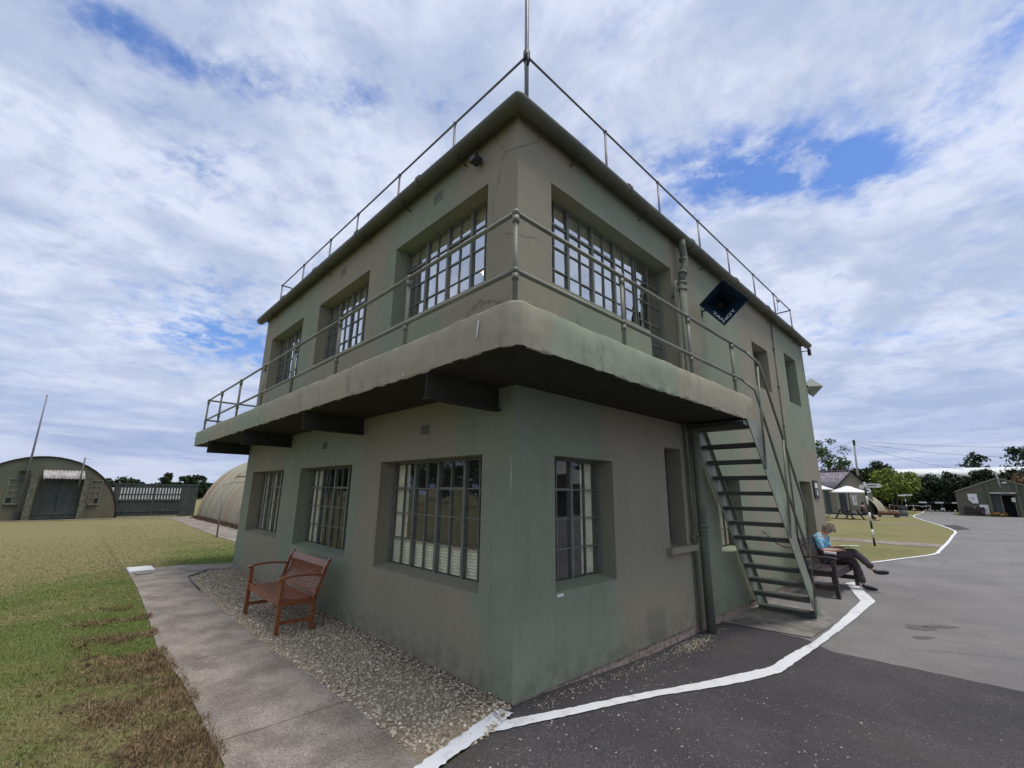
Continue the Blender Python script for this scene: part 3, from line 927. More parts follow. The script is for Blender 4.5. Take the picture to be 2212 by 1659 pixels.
def window(face, s0, s1, z0, z1, ncol, nrow, per=2, dep=.20, gl=None, trans=(), blind=None, name='window', door=False):
    """steel casement: lights of `per` columns between heavy mullions"""
    F = mapf(face)
    fm = MB()
    def bx(mb, a, b2, c, d, d0, d1):
        P = [F(s, dd, z) for s in (a, b2) for dd in (d0, d1) for z in (c, d)]
        mb.add(P, [(0, 1, 3, 2), (4, 6, 7, 5), (0, 4, 5, 1), (2, 3, 7, 6), (0, 2, 6, 4), (1, 5, 7, 3)])
    e = .003
    fw_ = .026
    bx(fm, s0+e, s0+fw_, z0+e, z1-e, dep, dep+.045); bx(fm, s1-fw_, s1-e, z0+e, z1-e, dep, dep+.045)
    bx(fm, s0+fw_, s1-fw_, z1-fw_, z1-e, dep+.001, dep+.044); bx(fm, s0+fw_, s1-fw_, z0+e, z0+.04, dep+.001, dep+.044)
    W_ = (s1-s0-2*fw_); cw = W_/ncol; rh = (z1-z0-fw_-.04)/nrow
    for i in range(1, ncol):
        s = s0+fw_+i*cw
        if i % per == 0:
            bx(fm, s-.020, s+.020, z0+.04, z1-fw_, dep-.006, dep+.05)
        else:
            bx(fm, s-.0065, s+.0065, z0+.04, z1-fw_, dep+.004, dep+.036)
    for j in range(1, nrow):
        z = z0+.04+j*rh
        for l in range((ncol+per-1)//per):
            a = s0+fw_+l*per*cw+(.020 if l else 0); b2 = min(s1-fw_, s0+fw_+(l+1)*per*cw-(.020 if (l+1)*per < ncol else 0))
            thick = .014 if (j == nrow-1 and l in trans) else .0065
            bx(fm, a, b2, z-thick, z+thick, dep+(.0 if thick > .01 else .006), dep+.034)
    # stay and handle bits on the heavy mullions
    for i in range(per, ncol, per*2):
        s = s0+fw_+i*cw
        bx(fm, s-.03, s+.03, z0+.012, z0+.035, dep-.03, dep-.006)
    w = fm.build(name, M_frame, tower)
    gm = MB()
    for i in range(ncol):
        for j in range(nrow):
            a = s0+fw_+i*cw+.004; b2 = a+cw-.008; c = z0+.04+j*rh+.004; d = c+rh-.008
            t1, t2, t3 = [WR.gauss(0, .0016) for _ in range(3)]
            gm.add([F(a, dep+.022+t1, c), F(b2, dep+.022+t2, c), F(b2, dep+.022+t3, d), F(a, dep+.022+t1-t2+t3, d)], [(0, 1, 2, 3)])
    gm.build('pane', gl or M_glass, w)
    if blind:
        for (a, b2, c, d, kind_) in blind:
            bmh = MB()
            if kind_ == 'slat':
                nz = int((d-c)/.032)
                for k in range(nz):
                    z = c+k*.032
                    P = [F(a, dep+.045, z), F(b2, dep+.045, z), F(b2, dep+.06, z+.026), F(a, dep+.06, z+.026)]
                    Q = [F(a, dep+.048, z-.001), F(b2, dep+.048, z-.001), F(b2, dep+.063, z+.025), F(a, dep+.063, z+.025)]
                    bmh.add(P+Q, [(0, 1, 2, 3), (7, 6, 5, 4), (0, 4, 5, 1), (2, 6, 7, 3), (1, 5, 6, 2), (0, 3, 7, 4)])
            else:
                n_ = max(4, int((b2-a)/.02))
                for k in range(n_):
                    s_a = a+(b2-a)*k/n_; s_b = a+(b2-a)*(k+1)/n_
                    da = dep+.065+.012*math.sin(k*1.9); db = dep+.065+.012*math.sin((k+1)*1.9)
                    bmh.add([F(s_a, da, c), F(s_b, db, c), F(s_b, db, d), F(s_a, da, d)], [(0, 1, 2, 3)])
            bmh.build('blind', M_blind, w)
    return w


def wlow(o, face, **k):
    return window(face, *o, **k)


o = OPEN_LOW['A'][0]
wlow(o, 'A', ncol=8, nrow=4, trans=(1, 3), blind=[(o[0]+.03, o[1]-.03, o[2]+.05, o[2]+.35, 'slat'), (o[1]-.30, o[1]-.03, o[2]+.35, o[3]-.03, 'curtain')])
o = OPEN_LOW['A'][1]
wlow(o, 'A', ncol=8, nrow=4, trans=(1, 3), blind=[(o[1]-.55, o[1]-.03, o[2]+.05, o[3]-.03, 'curtain')])
o = OPEN_LOW['A'][2]
wlow(o, 'A', ncol=8, nrow=4, trans=(1, 3), blind=[(o[1]-1.3, o[1]-.03, o[2]+.05, o[3]-.03, 'curtain')])
o = OPEN_LOW['B'][0]
wlow(o, 'B', ncol=4, nrow=4, trans=(0,), blind=[(o[1]-.27, o[1]-.04, o[2]+.05, o[3]-.03, 'curtain')])
wlow(OPEN_LOW['B'][1], 'B', ncol=2, nrow=4)
o = OPEN_LOW['B'][2]
wlow(o, 'B', ncol=4, nrow=4, blind=[(o[0]+.04, o[1]-.04, o[2]+.05, o[3]-.03, 'curtain')])
for o in OPEN_UP['A']:
    window('A', *o, ncol=8, nrow=4, trans=(1, 3), gl=M_glass_up, blind=[(o[0]+.03, o[1]-.03, o[3]-.20, o[3]-.03, 'curtain')])
o = OPEN_UP['B'][0]
window('B', *o, ncol=8, nrow=4, trans=(0, 1, 2), gl=M_glass_up, blind=[(o[0]+.03, o[1]-.03, o[3]-.20, o[3]-.03, 'curtain')])
o = OPEN_UP['B'][1]
tag(window('B', o[0]+.03, o[1]-.02, o[2]+.01, o[3]-.003, ncol=2, nrow=7, gl=M_glass_up, name='balcony_door'), 'glazed steel door opening onto the balcony')
window('B', *OPEN_UP['B'][2], ncol=4, nrow=4, gl=M_glass_up)
window('B', *OPEN_UP['B'][3], ncol=4, nrow=4, gl=M_glass_up)
# entrance door set back in its opening
dr = MB().box(-.29, -.24, 9.12, 10.03, -.08, 2.0).box(-.239, -.222, 9.22, 9.52, .1, .9).box(-.239, -.222, 9.62, 9.93, .1, .9).box(-.239, -.222, 9.22, 9.93, 1.05, 1.9).build('door', M_stair, tower, bevel=.004)
MB().tube([(-.215, 9.2, .98), (-.19, 9.2, .98), (-.19, 9.32, .98)], .011, 8).build('handle', M_dark, dr)
# sills that stand proud
MB().box(-.10, .075, 2.72, 3.48, .955, 1.035).build('window_sill', M_low, tower, bevel=.008)
for face, o in (('A', OPEN_LOW['A'][0]), ('A', OPEN_LOW['A'][1]), ('A', OPEN_LOW['A'][2]), ('B', OPEN_LOW['B'][0]), ('B', OPEN_LOW['B'][2])):
    F = mapf(face); s0, s1, z0 = o[0]+.002, o[1]-.002, o[2]
    sl = MB().add([F(s0, .0005, z0+.001), F(s1, .0005, z0+.001), F(s1, .199, z0+.042), F(s0, .199, z0+.042), F(s0, .001, z0-.0), F(s1, .001, z0-.0), F(s1, .199, z0), F(s0, .199, z0)],
                  [(0, 1, 2, 3), (0, 4, 5, 1), (1, 5, 6, 2), (3, 7, 4, 0)])
    sl.build('window_sill', M_low, tower)
# chipped white putty on the sill of the small corner window
MB().box(.001, .005, .57, .66, .752, .778).build('paint_chip', M_white, tower)
MB().tube([(-.04, -.002, 1.55), (-.043, -.003, 2.02)], .006, 6).build('sealant_strip', simple('old_sealant', (.42, .45, .38), .8), tower)


# ---- balcony: rough swept slab
def balcony():
    prof = []
    W0 = .85
    inner = [(0.0, 2.885), (0.35, 2.88), (.70, 2.875), (.715, 2.95), (.725, 3.0)]
    top = [(.726, 3.022), (.735, 3.032), (.79, 3.034), (.838, 3.034), (.848, 3.028), (.852, 3.016)]
    face_ = [(.853, 2.93), (.854, 2.88), (.853, 2.83), (.851, 2.78), (.848, 2.73), (.846, 2.702)]
    bot = [(.838, 2.694), (.79, 2.690), (.6, 2.69), (.3, 2.692), (0, 2.692)]
    prof = inner+top+face_+bot
    rc = .09
    stations = []
    for s in np.arange(-10.3, -rc+W0-.0001, .045):
        stations.append(('A', s))
    for t in np.linspace(0, 1, 9)[1:-1]:
        stations.append(('C', t))
    for s in np.arange(-W0+rc, 3.84, .045):
        stations.append(('B', s))
    stations.append(('B', 3.84))
    rings = []
    for k, s in stations:
        ring = []
        for d, z in prof:
            if k == 'A': p = Vector((s, -d, z)); nrm = Vector((0, -1, 0)); x_lim = d
            elif k == 'B': p = Vector((d, s, z)); nrm = Vector((1, 0, 0))
            else:
                a = -math.pi/2+s*math.pi/2
                q_ = max(d-(W0-rc), 0)
                cx_, cy_ = .65*s+.35*math.cos(a), -.65*(1-s)+.35*math.sin(a)
                p = Vector((min(d, W0-rc)+q_*cx_, -min(d, W0-rc)+q_*cy_, z)); nrm = Vector((math.cos(a), math.sin(a), 0))
            if k == 'A' and s > d and d < W0-rc: p.x = d
            if k == 'A' and s > 0 and s > d: p.x = max(d, min(s, W0-rc)) if d >= W0-rc else d
            if k == 'B' and s < 0 and -s > d: p.y = -d
            if d > .69:
                n1 = mnoise.noise(p*2.4)*.008+mnoise.noise(p*7.5)*.007+mnoise.noise(p*17)*.004
                n2 = mnoise.noise(p*2.6+Vector((7, 3, 1)))*.005+mnoise.noise(p*9+Vector((2, 8, 1)))*.0045+mnoise.noise(p*20)*.0025
                edge = 1.0
                p = p+nrm*n1*edge+Vector((0, 0, n2*(1.4 if z < 2.75 or z > 2.98 else .4)))
            ring.append(tuple(p))
        rings.append(ring)
    n = len(prof); V = [p for r_ in rings for p in r_]; F = []
    for i in range(len(rings)-1):
        for j in range(n-1):
            F.append((i*n+j, i*n+j+1, (i+1)*n+j+1, (i+1)*n+j))
    mb = MB(); mb.add(V, F, True)
    mb.add(rings[0], [tuple(range(n))]); mb.add(rings[-1], [tuple(range(n))[::-1]])
    mb.box(-10.28, -LA-.001, .0, 4.2, 2.70, 2.88)
    return mb


bal = balcony().build('balcony', M_slab, tower)
bal.data.set_sharp_from_angle(angle=R(38))
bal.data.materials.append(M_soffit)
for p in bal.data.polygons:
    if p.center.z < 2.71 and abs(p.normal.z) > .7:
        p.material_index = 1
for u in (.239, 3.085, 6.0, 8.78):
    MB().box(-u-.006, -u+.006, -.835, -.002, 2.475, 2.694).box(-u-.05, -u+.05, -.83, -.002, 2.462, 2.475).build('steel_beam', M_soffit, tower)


MB().bar((.455, -.862, 2.83), (.475, -.864, 2.96), .012, .004, (0, 1, 0)).build('paint_drip', M_white, tower)
# ---- balcony railing
def rail_balls(mb, p, r=.038):
    mb.ball(p, r, 10)


RB = .77
mb = MB()
ztop, zmid = 3.785, 3.30
postsA = [-9.9, -8.53, -6.98, -5.43, -3.95, -2.37, -.76]
postsB = [.69, 2.13, 3.48]
allp = [(x, -RB) for x in postsA]+[(RB, -RB)]+[(RB, y) for y in postsB]+[(-9.9, .3), (-9.9, 1.6)]
mb.tube([(-9.9, 2.9, ztop), (-9.9, -RB, ztop), (RB, -RB, ztop), (RB, 4.26, ztop)], .022, 10)
mb.tube([(-9.9, 2.9, zmid), (-9.9, -RB, zmid), (RB, -RB, zmid), (RB, 3.80, zmid)], .022, 10)
rl = mb.build('railing', M_rail, tower)
for (x, y) in allp:
    pm = MB().tube([(x, y, 2.9), (x, y, ztop)], .020, 10)
    pm.ball((x, y, ztop), .032, 10).ball((x, y, zmid), .030, 10)
    pm.tube([(x, y, ztop-.09), (x, y, ztop-.03)], .028, 10).tube([(x, y, zmid-.08), (x, y, zmid-.03)], .027, 10)
    pm.tube([(x, y, 3.0), (x, y, 3.045)], .034, 10)
    pm.build('baluster', M_rail, rl)

# ---- steel staircase
st = MB()
sl_y = lambda z: 3.84+(2.69-z)*(5.627-3.84)/(2.69-.06)
for xx in (.885, .105):
    P = []
    zt, zb = 2.69, gz(1, 5)+.018
    yt = sl_y(zt) if xx > .5 else sl_y(2.69)
    poly = [(sl_y(zt), zt), (sl_y(zb)+.02, zb), (sl_y(zb)-.27, zb), (sl_y(2.6)-.42, 2.60), (sl_y(zt)-.42, 2.69)]
    st.prism(poly, 0, xx-.006, xx+.006)
    # flanges of the channel
    sgn = -1 if xx > .5 else 1
    st.bar((xx+sgn*.025, sl_y(zt), zt-.004), (xx+sgn*.025, sl_y(zb)+.02, zb+.0), .05, .008)
stair = st.build('staircase', M_stair, tower)
for k in range(12):
    z = 2.402-k*.2185; y = sl_y(z)-.255+.0
    if z < -.02: break
    tb = MB()
    y0, y1 = y-.03, y+.175
    # perforated tread: slotted top made of bars, with a punched front and back lip
    tb.box(.112, .879, y0, y0+.006, z-.052, z-.004); tb.box(.112, .879, y1-.006, y1, z-.052, z-.004)
    for i in range(5):
        yy = y0+.006+i*.048
        tb.box(.112, .879, yy, min(yy+.030, y1), z-.006, z)
    for i in range(24):
        xx = .125+i*.0325
        tb.box(xx, xx+.013, y0+.001, y1-.001, z-.0055, z+.004)
    tb.build('tread', M_tread, stair)
tb = MB()
tb.box(.112, .879, 3.30, 3.36, 2.60, 2.64)
for i in range(22):
    xx = .125+i*.035
    tb.box(xx, xx+.016, 3.30, 3.84, 2.60, 2.655)
tb.build('landing_grating', M_tread, stair)
# stair handrails and their posts
X = .925
off1 = 3.785-2.72; k_ = (5.46-4.26)/(3.785-1.53)
hr = MB()
top = [(RB, 4.26, ztop), (X-.02, 4.36, 3.66), (X, 4.70, 2.47+.35), (X, 5.10, 2.06), (X, 5.445, 1.50), (X, 5.40, 1.35), (X, 5.33, 1.05), (X, 5.26, .18)]
top = [(RB, 4.22, ztop), (X-.03, 4.33, 3.55), (X, 4.72, 2.50), (X, 5.45, 1.535), (X, 5.47, 1.44), (X, 5.25, .16)]
top = [(RB, 4.05, ztop), (X-.03, 4.16, 3.60), (X, 4.70, 2.66), (X, 5.44, 1.535), (X, 5.45, 1.44), (X, 5.32, .16)]
hr.tube(top, .019, 10)
mid = [(RB, 3.80, zmid), (X-.03, 3.86, 3.14), (X, 4.02, 2.72), (X, 4.60, 1.80), (X, 5.36, .80)]
hr.tube(mid, .018, 10)
hrl = hr.build('handrail', M_rail, stair)
for (ya, za, yb, zb) in ((3.98, 3.50, 3.84, 2.06), (4.77, 2.52, 4.56, 1.14)):
    ph = MB().tube([(X, ya, za), (X, yb, zb+.08)], .017, 8).box(X-.012, X+.012, yb-.03, yb+.03, zb-.02, zb+.16)
    ph.build('baluster', M_rail, stair)
MB().box(X-.012, X+.012, 5.28, 5.34, .0, .24).build('baluster', M_rail, stair)

# ---- pipes
dp = MB()
px_, py_ = .115, 3.56
dp.tube([(px_, py_, -.08), (px_, py_, 4.98)], .060, 14)
dp.tube([(px_, py_, 4.95), (px_+.0, py_+.02, 5.12), (px_+.025, py_+.10, 5.30), (px_+.02, py_+.10, 5.48), (px_+.03, py_+.04, 5.60), (px_+.03, py_+.04, 5.71)], .057, 14)
for z in (1.28, 1.22, 4.95, 4.84, 5.13, 5.40):
    dp.tube([(px_+(.0 if z < 5 else .008), py_+(.0 if z < 5 else .02 if z < 5.2 else .10), z-.02), (px_+(.0 if z < 5 else .008), py_+(.0 if z < 5 else .03 if z < 5.2 else .10), z+.02)], .070, 14)
dp.box(.0, .10, py_-.075, py_+.09, 1.10, 1.13)
dp.build('downpipe', M_pipe, tower)
dp = MB().tube([(.045, 3.42, -.08), (.045, 3.42, 4.70), (.05, 3.43, 4.85), (.06, 3.45, 4.98)], .023, 8)
dp.box(.0, .06, 3.37, 3.46, 1.115, 1.145).box(.0, .06, 3.38, 3.46, 4.70, 4.76)
tag(dp.build('downpipe', M_pipe, tower), 'thin pipe running down beside the fat downpipe')
dp = MB().tube([(.02, 8.36, .4), (.02, 8.46, 5.68)], .014, 8)
for z in (3.2, 4.1, 5.0): dp.tube([(.02, 8.41+.0*z, z), (.02, 8.41, z+.06)], .022, 8)
tag(dp.build('downpipe', M_pipe, tower), 'thin conduit between the two small upper windows')


# ---- air bricks
def vent(face, s0, s1, z0, z1):
    F = mapf(face); m1 = MB(); m2 = MB()
    def bx(mb, a, b2, c, d, d0, d1):
        P = [F(s, dd, z) for s in (a, b2) for dd in (d0, d1) for z in (c, d)]
        mb.add(P, [(0, 1, 3, 2), (4, 6, 7, 5), (0, 4, 5, 1), (2, 3, 7, 6), (0, 2, 6, 4), (1, 5, 7, 3)])
    bx(m1, s0, s1, z0, z1, -.004, .01)
    for i in range(7):
        for j in range(5):
            a = s0+.012+i*(s1-s0-.02)/7; c = z0+.012+j*(z1-z0-.02)/5
            bx(m2, a, a+.014, c, c+.018, -.006, -.003)  # raised black blocks stand in for the shade inside the holes
    v_ = m1.build('air_vent', M_up if z0 > 3 else M_low, tower); m2.build('vent_hole_shade', M_black, v_)


vent('A', 1.40, 1.62, 5.42, 5.58); vent('A', 4.31, 4.54, 5.42, 5.58); vent('A', 1.40, 1.60, 2.33, 2.46); vent('A', 4.3, 4.5, 2.33, 2.46)

# ---- roof railing
rr_ = MB(); ZR = 6.86; AY = .229; BX = -.1
rr_.tube([(-8.95, 3.4, ZR), (-8.95, AY, ZR), (BX, AY, ZR), (BX, 10.95, ZR-.06), (-3.0, 10.95, ZR-.06)], .019, 8)
rlg = rr_.build('roof_railing', M_roofrail, tower)
pts = [(x, AY) for x in (-1.54, -3.07, -4.6, -5.87, -7.41, -8.95)]+[(BX, y) for y in (1.88, 3.42, 4.97, 6.42, 7.97, 9.46, 10.92)]+[(-8.95, 1.8)]
for x, y in pts:
    zt = ZR-.06*max(0, y)/10.95
    MB().tube([(x, y, 5.8), (x, y, zt)], .017, 8).ball((x, y, zt), .030, 8).build('railing_post', M_roofrail, rlg)
t = thing('roof_mast', 'tall grey tubular mast rising from the near roof corner', 'mast', (BX, AY, 5.8))
MB().tube([(0, 0, 0), (0, 0, 1.0), (0, 0, 5.5)], .026, 10).build('pole', M_roofrail, t)
MB().tube([(0, 0, .98), (0, 0, 1.12)], .042, 10).tube([(-.05, .03, .92), (-.05, .03, 1.04)], .015, 6).tube([(.05, -.03, .86), (.05, -.03, 1.04)], .015, 6).build('clamp', M_dark, t)
t = tag(MB().tube([(BX-.01, 9.75, 6.70), (BX+.05, 9.75, 6.72)], .055, 14).tube([(BX, 9.7, 6.4), (BX, 9.75, 6.7)], .008, 6).build('roof_lamp', simple('pale_lamp', (.5, .48, .42), .4)), 'small round pale lamp clipped to the roof railing', 'lamp')

# ---- things fixed to the walls
t = thing('security_light', 'small dark floodlight under the eaves beside the near corner', 'floodlight', (-.62, -.05, 5.50))
MB().box(-.055, .055, -.10, .02, -.04, .035).build('body', M_dark, t, bevel=.01)
MB().tube([(0, .05, .05), (0, -.06, .12)], .010, 6).build('bracket', M_dark, t)
t = thing('security_light', 'small dark lamp on an arm at the far upper corner of the right-hand wall', 'floodlight', (.02, 11.0, 5.56))
MB().tube([(-.02, 0, 0), (.17, .05, .0)], .012, 6).build('bracket', M_dark, t)
MB().box(.13, .20, .0, .1, -.13, .05).build('body', M_dark, t, bevel=.008)

# horn loudspeaker: square flare turned on its corner
M_horn, g, b = newmat('horn_enamel', .38, .5)
v = g.obj()
g.put(b.inputs['Base Color'], g.mix(g.step(g.noise(v, 5, 5, .6), .35, .7), (.010, .022, .040), (.018, .040, .065)))
L = Vector((.21, 3.93, 4.67)); T = Vector((.58, 3.99, 5.01)); Rr = Vector((.85, 4.23, 4.67)); B_ = Vector((.47, 4.17, 4.32))
Cn = (L+T+Rr+B_)/4; inw = Vector((-.40, .87, .29)).normalized()
horn = thing('horn_loudspeaker', 'large dark blue square horn loudspeaker set diamond-wise under the eaves, lettered TANNOY', 'loudspeaker', tuple(Cn))
cor = [p-Cn for p in (L, T, Rr, B_)]
hm = MB(); V = []; prof = [(1.0, 0), (.70, .13), (.46, .26), (.26, .40), (.14, .52)]
for sc, dd in prof:
    V += [tuple(c*sc+inw*dd) for c in cor]
for sc, dd in prof:
    V += [tuple(c*(sc*1.0+.035)+inw*(dd+.004)) for c in cor]
F = []
for base_ in (0, 20):
    for i in range(4):
        for j in range(4):
            F.append((base_+i*4+j, base_+i*4+(j+1) % 4, base_+(i+1)*4+(j+1) % 4, base_+(i+1)*4+j))
for j in range(4):
    F.append((j, (j+1) % 4, 20+(j+1) % 4, 20+j))
F.append((16, 17, 18, 19)); F.append((36, 37, 38, 39))
hm.add(V, F); hm.build('flare', M_horn, horn)
MB().tube([tuple(inw*.50), tuple(inw*.66)], .05, 12).build('driver', M_dark, horn)
MB().tube([tuple(inw*.60), (-Cn.x+.0, .42, .12)], .016, 8).tube([(-Cn.x+.0, .42, .02), (-Cn.x+.0, .42, .2)], .02, 6).build('bracket', M_dark, horn)
# lettering on the two lower inner faces, following the V of the flare
def face_mat(pa, pb, cen, w, h, lift):
    """frame on the inner face between rim corners pa, pb"""
    ex = (pb-pa).normalized(); mid_ = (pa+pb)/2
    ey = ((mid_*.70+inw*.13)-mid_); ey = (ey-ex*ey.dot(ex)).normalized(); ez = ex.cross(ey).normalized()
    if ez.dot(-inw) < 0: ez = -ez
    o_ = pa+(pb-pa)*w+ey*h+ez*lift
    return Matrix(((ex.x, ey.x, ez.x, o_.x), (ex.y, ey.y, ez.y, o_.y), (ex.z, ey.z, ez.z, o_.z), (0, 0, 0, 1)))
text('lettering', 'TAN', .115, M_white, horn, face_mat(cor[0], cor[3], 0, .70, .085, .006), .002)
text('lettering', 'NOY', .115, M_white, horn, face_mat(cor[3], cor[2], 0, .30, .085, .006), .002)
# second horn on the far end wall, seen from the side
t = thing('horn_loudspeaker', 'pale green square horn loudspeaker sticking out beyond the far end of the tower', 'loudspeaker', (-.02, 11.35, 4.63))
hm = MB()
c4 = [Vector((-.27, .0, 0)), Vector((0, 0, .27)), Vector((.27, 0, 0)), Vector((0, 0, -.27))]
ax = Vector((.12, .36, .0)); q4 = []
for sc, dd in ((.12, -.25), (.45, 0), (1.0, .35)):
    q4 += [tuple(c*sc+ax*dd*1.2) for c in c4]
hm.add(q4, [(i*4+j, i*4+(j+1) % 4, (i+1)*4+(j+1) % 4, (i+1)*4+j) for i in range(2) for j in range(4)]+[(0, 1, 2, 3)])
hm.build('flare', M_stair, t)
MB().tube([(0, -.26, 0), (0, -.1, 0)], .03, 8).build('bracket', M_dark, t)

# sign by the entrance door
t = thing('entrance_sign', 'tall narrow black sign with white symbols beside the entrance door', 'sign', (.0, 10.42, 1.86))
MB().box(.004, .03, -.20, .20, -.22, .22).build('board', M_black, t, bevel=.012)
MB().box(.031, .034, -.12, .12, .03, .15).build('symbol', M_white, t)
MB().box(.031, .034, -.02, .07, -.15, -.03).ball((.0325, .025, -.01), .02, 8, (.1, 1, 1)).build('symbol', M_white, t)

# warm lamp hanging inside the upper corner room
t = thing('ceiling_lamp', 'small lit lamp glowing inside the big upper corner window', 'lamp', (-1.02, .46, 4.42))
MB().tube([(0, 0, 0), (0, 0, .87)], .006, 6).build('flex', M_dark, t)
m, g, b = newmat('lamp_glow'); b.inputs['Emission Color'].default_value = (1, .62, .30, 1); b.inputs['Emission Strength'].default_value = 26
MB().ball((0, 0, -.03), .045, 10).build('bulb', m, t)
MB().tube([(0, 0, -.01), (0, 0, .06)], [.085, .03], 14).build('lamp_shade', M_white, t)

# chain hanging across the space behind the stairs
ch = MB(); n = 26
P0, P1 = Vector((.90, 5.36, 1.0)), Vector((.02, 6.3, 1.07))
for i in range(n):
    t_ = i/(n-1); p = P0.lerp(P1, t_); p.z -= .16*(4*t_*(1-t_))
    d_ = (P1-P0).normalized()
    ch.bar(p-d_*.03, p+d_*.03, .022 if i % 2 else .008, .008 if i % 2 else .022)
tag(ch.build('chain', simple('rusty_chain', (.16, .10, .075), .7)), 'thin rusty chain slung from the stair to the wall', 'chain')


# ------------------------------------------------------------------ varnished garden bench
m, g, b = newmat('varnished_wood', .28, .5)
v = g.obj(); x, y, z = g.sep(v)
gr = g.noise(g.comb(g.math('MULTIPLY', x, 3), g.math('MULTIPLY', y, 30), g.math('MULTIPLY', z, 30)), 2.2, 5, .6, .6)
g.put(b.inputs['Base Color'], g.mix(g.step(gr, .3, .7), (.12, .034, .014), (.35, .125, .048)))
M_teak = m
t = thing('garden_bench', 'reddish varnished slatted wooden bench with arms against the tower wall', 'bench', (-3.87, -.58, .018))
hw = .655
seatz = lambda y: .385-.028*math.sin(max(0, min(1, (y+.20)/.42))*math.pi)-.02*(y+.2)
for sx in (-1, 1):
    MB().bar((sx*hw, -.225, 0), (sx*hw, -.215, .60), .05, .05).build('leg', M_teak, t, bevel=.004)
    lb = MB().bar((sx*hw, .185, 0), (sx*hw, .19, .38), .05, .05)
    lb.bar((sx*hw, .19, .36), (sx*hw, .30, .72), .05, .045, (0, 1, 0)).bar((sx*hw, .297, .71), (sx*hw, .345, .80), .045, .035, (0, 1, 0))
    lb.build('leg', M_teak, t, bevel=.004)
    am = MB()
    prev = None
    for i in range(9):
        f = i/8; y = -.275+f*.55; zz_ = .612+.022*math.sin(f*math.pi*1.1)+.012*f
        if i == 0: zz_ -= .012
        if prev: am.bar(prev, (sx*hw, y, zz_), .058, .024)
        prev = (sx*hw, y, zz_)
    am.build('armrest', M_teak, t, bevel=.003)
    MB().bar((sx*hw, -.2, .12), (sx*hw, .17, .12), .03, .04).build('stretcher', M_teak, t)
    MB().bar((sx*hw, -.2, .335), (sx*hw, .18, .325), .032, .06).build('side_rail', M_teak, t)
MB().bar((-hw+.02, -.215, .335), (hw-.02, -.215, .335), .028, .065).build('front_rail', M_teak, t)
MB().bar((-hw+.02, .19, .33), (hw-.02, .19, .33), .028, .06).build('rear_rail', M_teak, t)
sm = MB()
for i in range(9):
    y = -.225+i*.0485
    z = seatz(y)
    sl = (seatz(y+.02)-seatz(y-.02))/.04
    sm.bar((-hw-.0+(.028 if i in (0, 8) else -.005), y, z), (hw-(.028 if i in (0, 8) else -.005), y, z), .032, .017, (0, -sl, 1))
sm.build('seat', M_teak, t, bevel=.003)
bk = MB()
bk.bar((-hw+.02, .318, .735), (hw-.02, .318, .735), .022, .085, (0, .35, 1)).bar((-hw+.02, .205, .405), (hw-.02, .205, .405), .024, .04, (0, .3, 1))
for i in range(19):
    xx = -hw+.06+i*(2*hw-.12)/18
    prev = None
    for k in range(7):
        f = k/6
        p = (xx, .205+.112*f+.028*math.sin(f*math.pi), .42+.28*f)
        if prev: bk.bar(prev, p, .033, .012, (0, 1, 0))
        prev = p
bk.build('backrest', M_teak, t)

# ------------------------------------------------------------------ dark bench by the stairs
M_dwood = simple('dark_stained_wood', (.038, .026, .026), .5, .4, scale=5, dirt=(.07, .055, .05))
t = thing('park_bench', 'heavy dark stained wooden bench behind the stairs with a reader on it', 'bench', (.55, 8.2, -.078))
for sy in (-1, 1):
    yy = sy*.86
    MB().bar((.255, yy, 0), (.245, yy, .655), .065, .075).build('leg', M_dwood, t, bevel=.005)
    MB().bar((-.14, yy, 0), (-.17, yy, .42), .065, .07).bar((-.17, yy, .40), (-.275, yy, .985), .065, .06, (1, 0, 0)).build('leg', M_dwood, t, bevel=.005)
    MB().bar((-.26, yy, .665), (.18, yy, .685), .085, .035).bar((.17, yy, .686), (.305, yy, .665), .085, .035).build('armrest', M_dwood, t, bevel=.008)
    MB().bar((-.14, yy, .16), (.25, yy, .16), .045, .08).build('stretcher', M_dwood, t)
    MB().bar((-.16, yy, .385), (.25, yy, .40), .045, .09).build('side_rail', M_dwood, t)
MB().bar((.25, -.84, .385), (.25, .84, .385), .04, .09).build('front_rail', M_dwood, t)
sm = MB()
for i in range(5):
    xx = -.11+i*.085
    sm.bar((xx, -.90, .445-.012*math.sin(i/4*math.pi)), (xx, .90, .445-.012*math.sin(i/4*math.pi)), .074, .022)
sm.build('seat', M_dwood, t, bevel=.003)
bk = MB()
for f in (.18, .42, .66, .90):
    bk.bar((-.165-.11*f, -.84, .44+.53*f), (-.165-.11*f, .84, .44+.53*f), .022, .105, (-.2, 0, 1))
bk.build('backrest', M_dwood, t, bevel=.003)


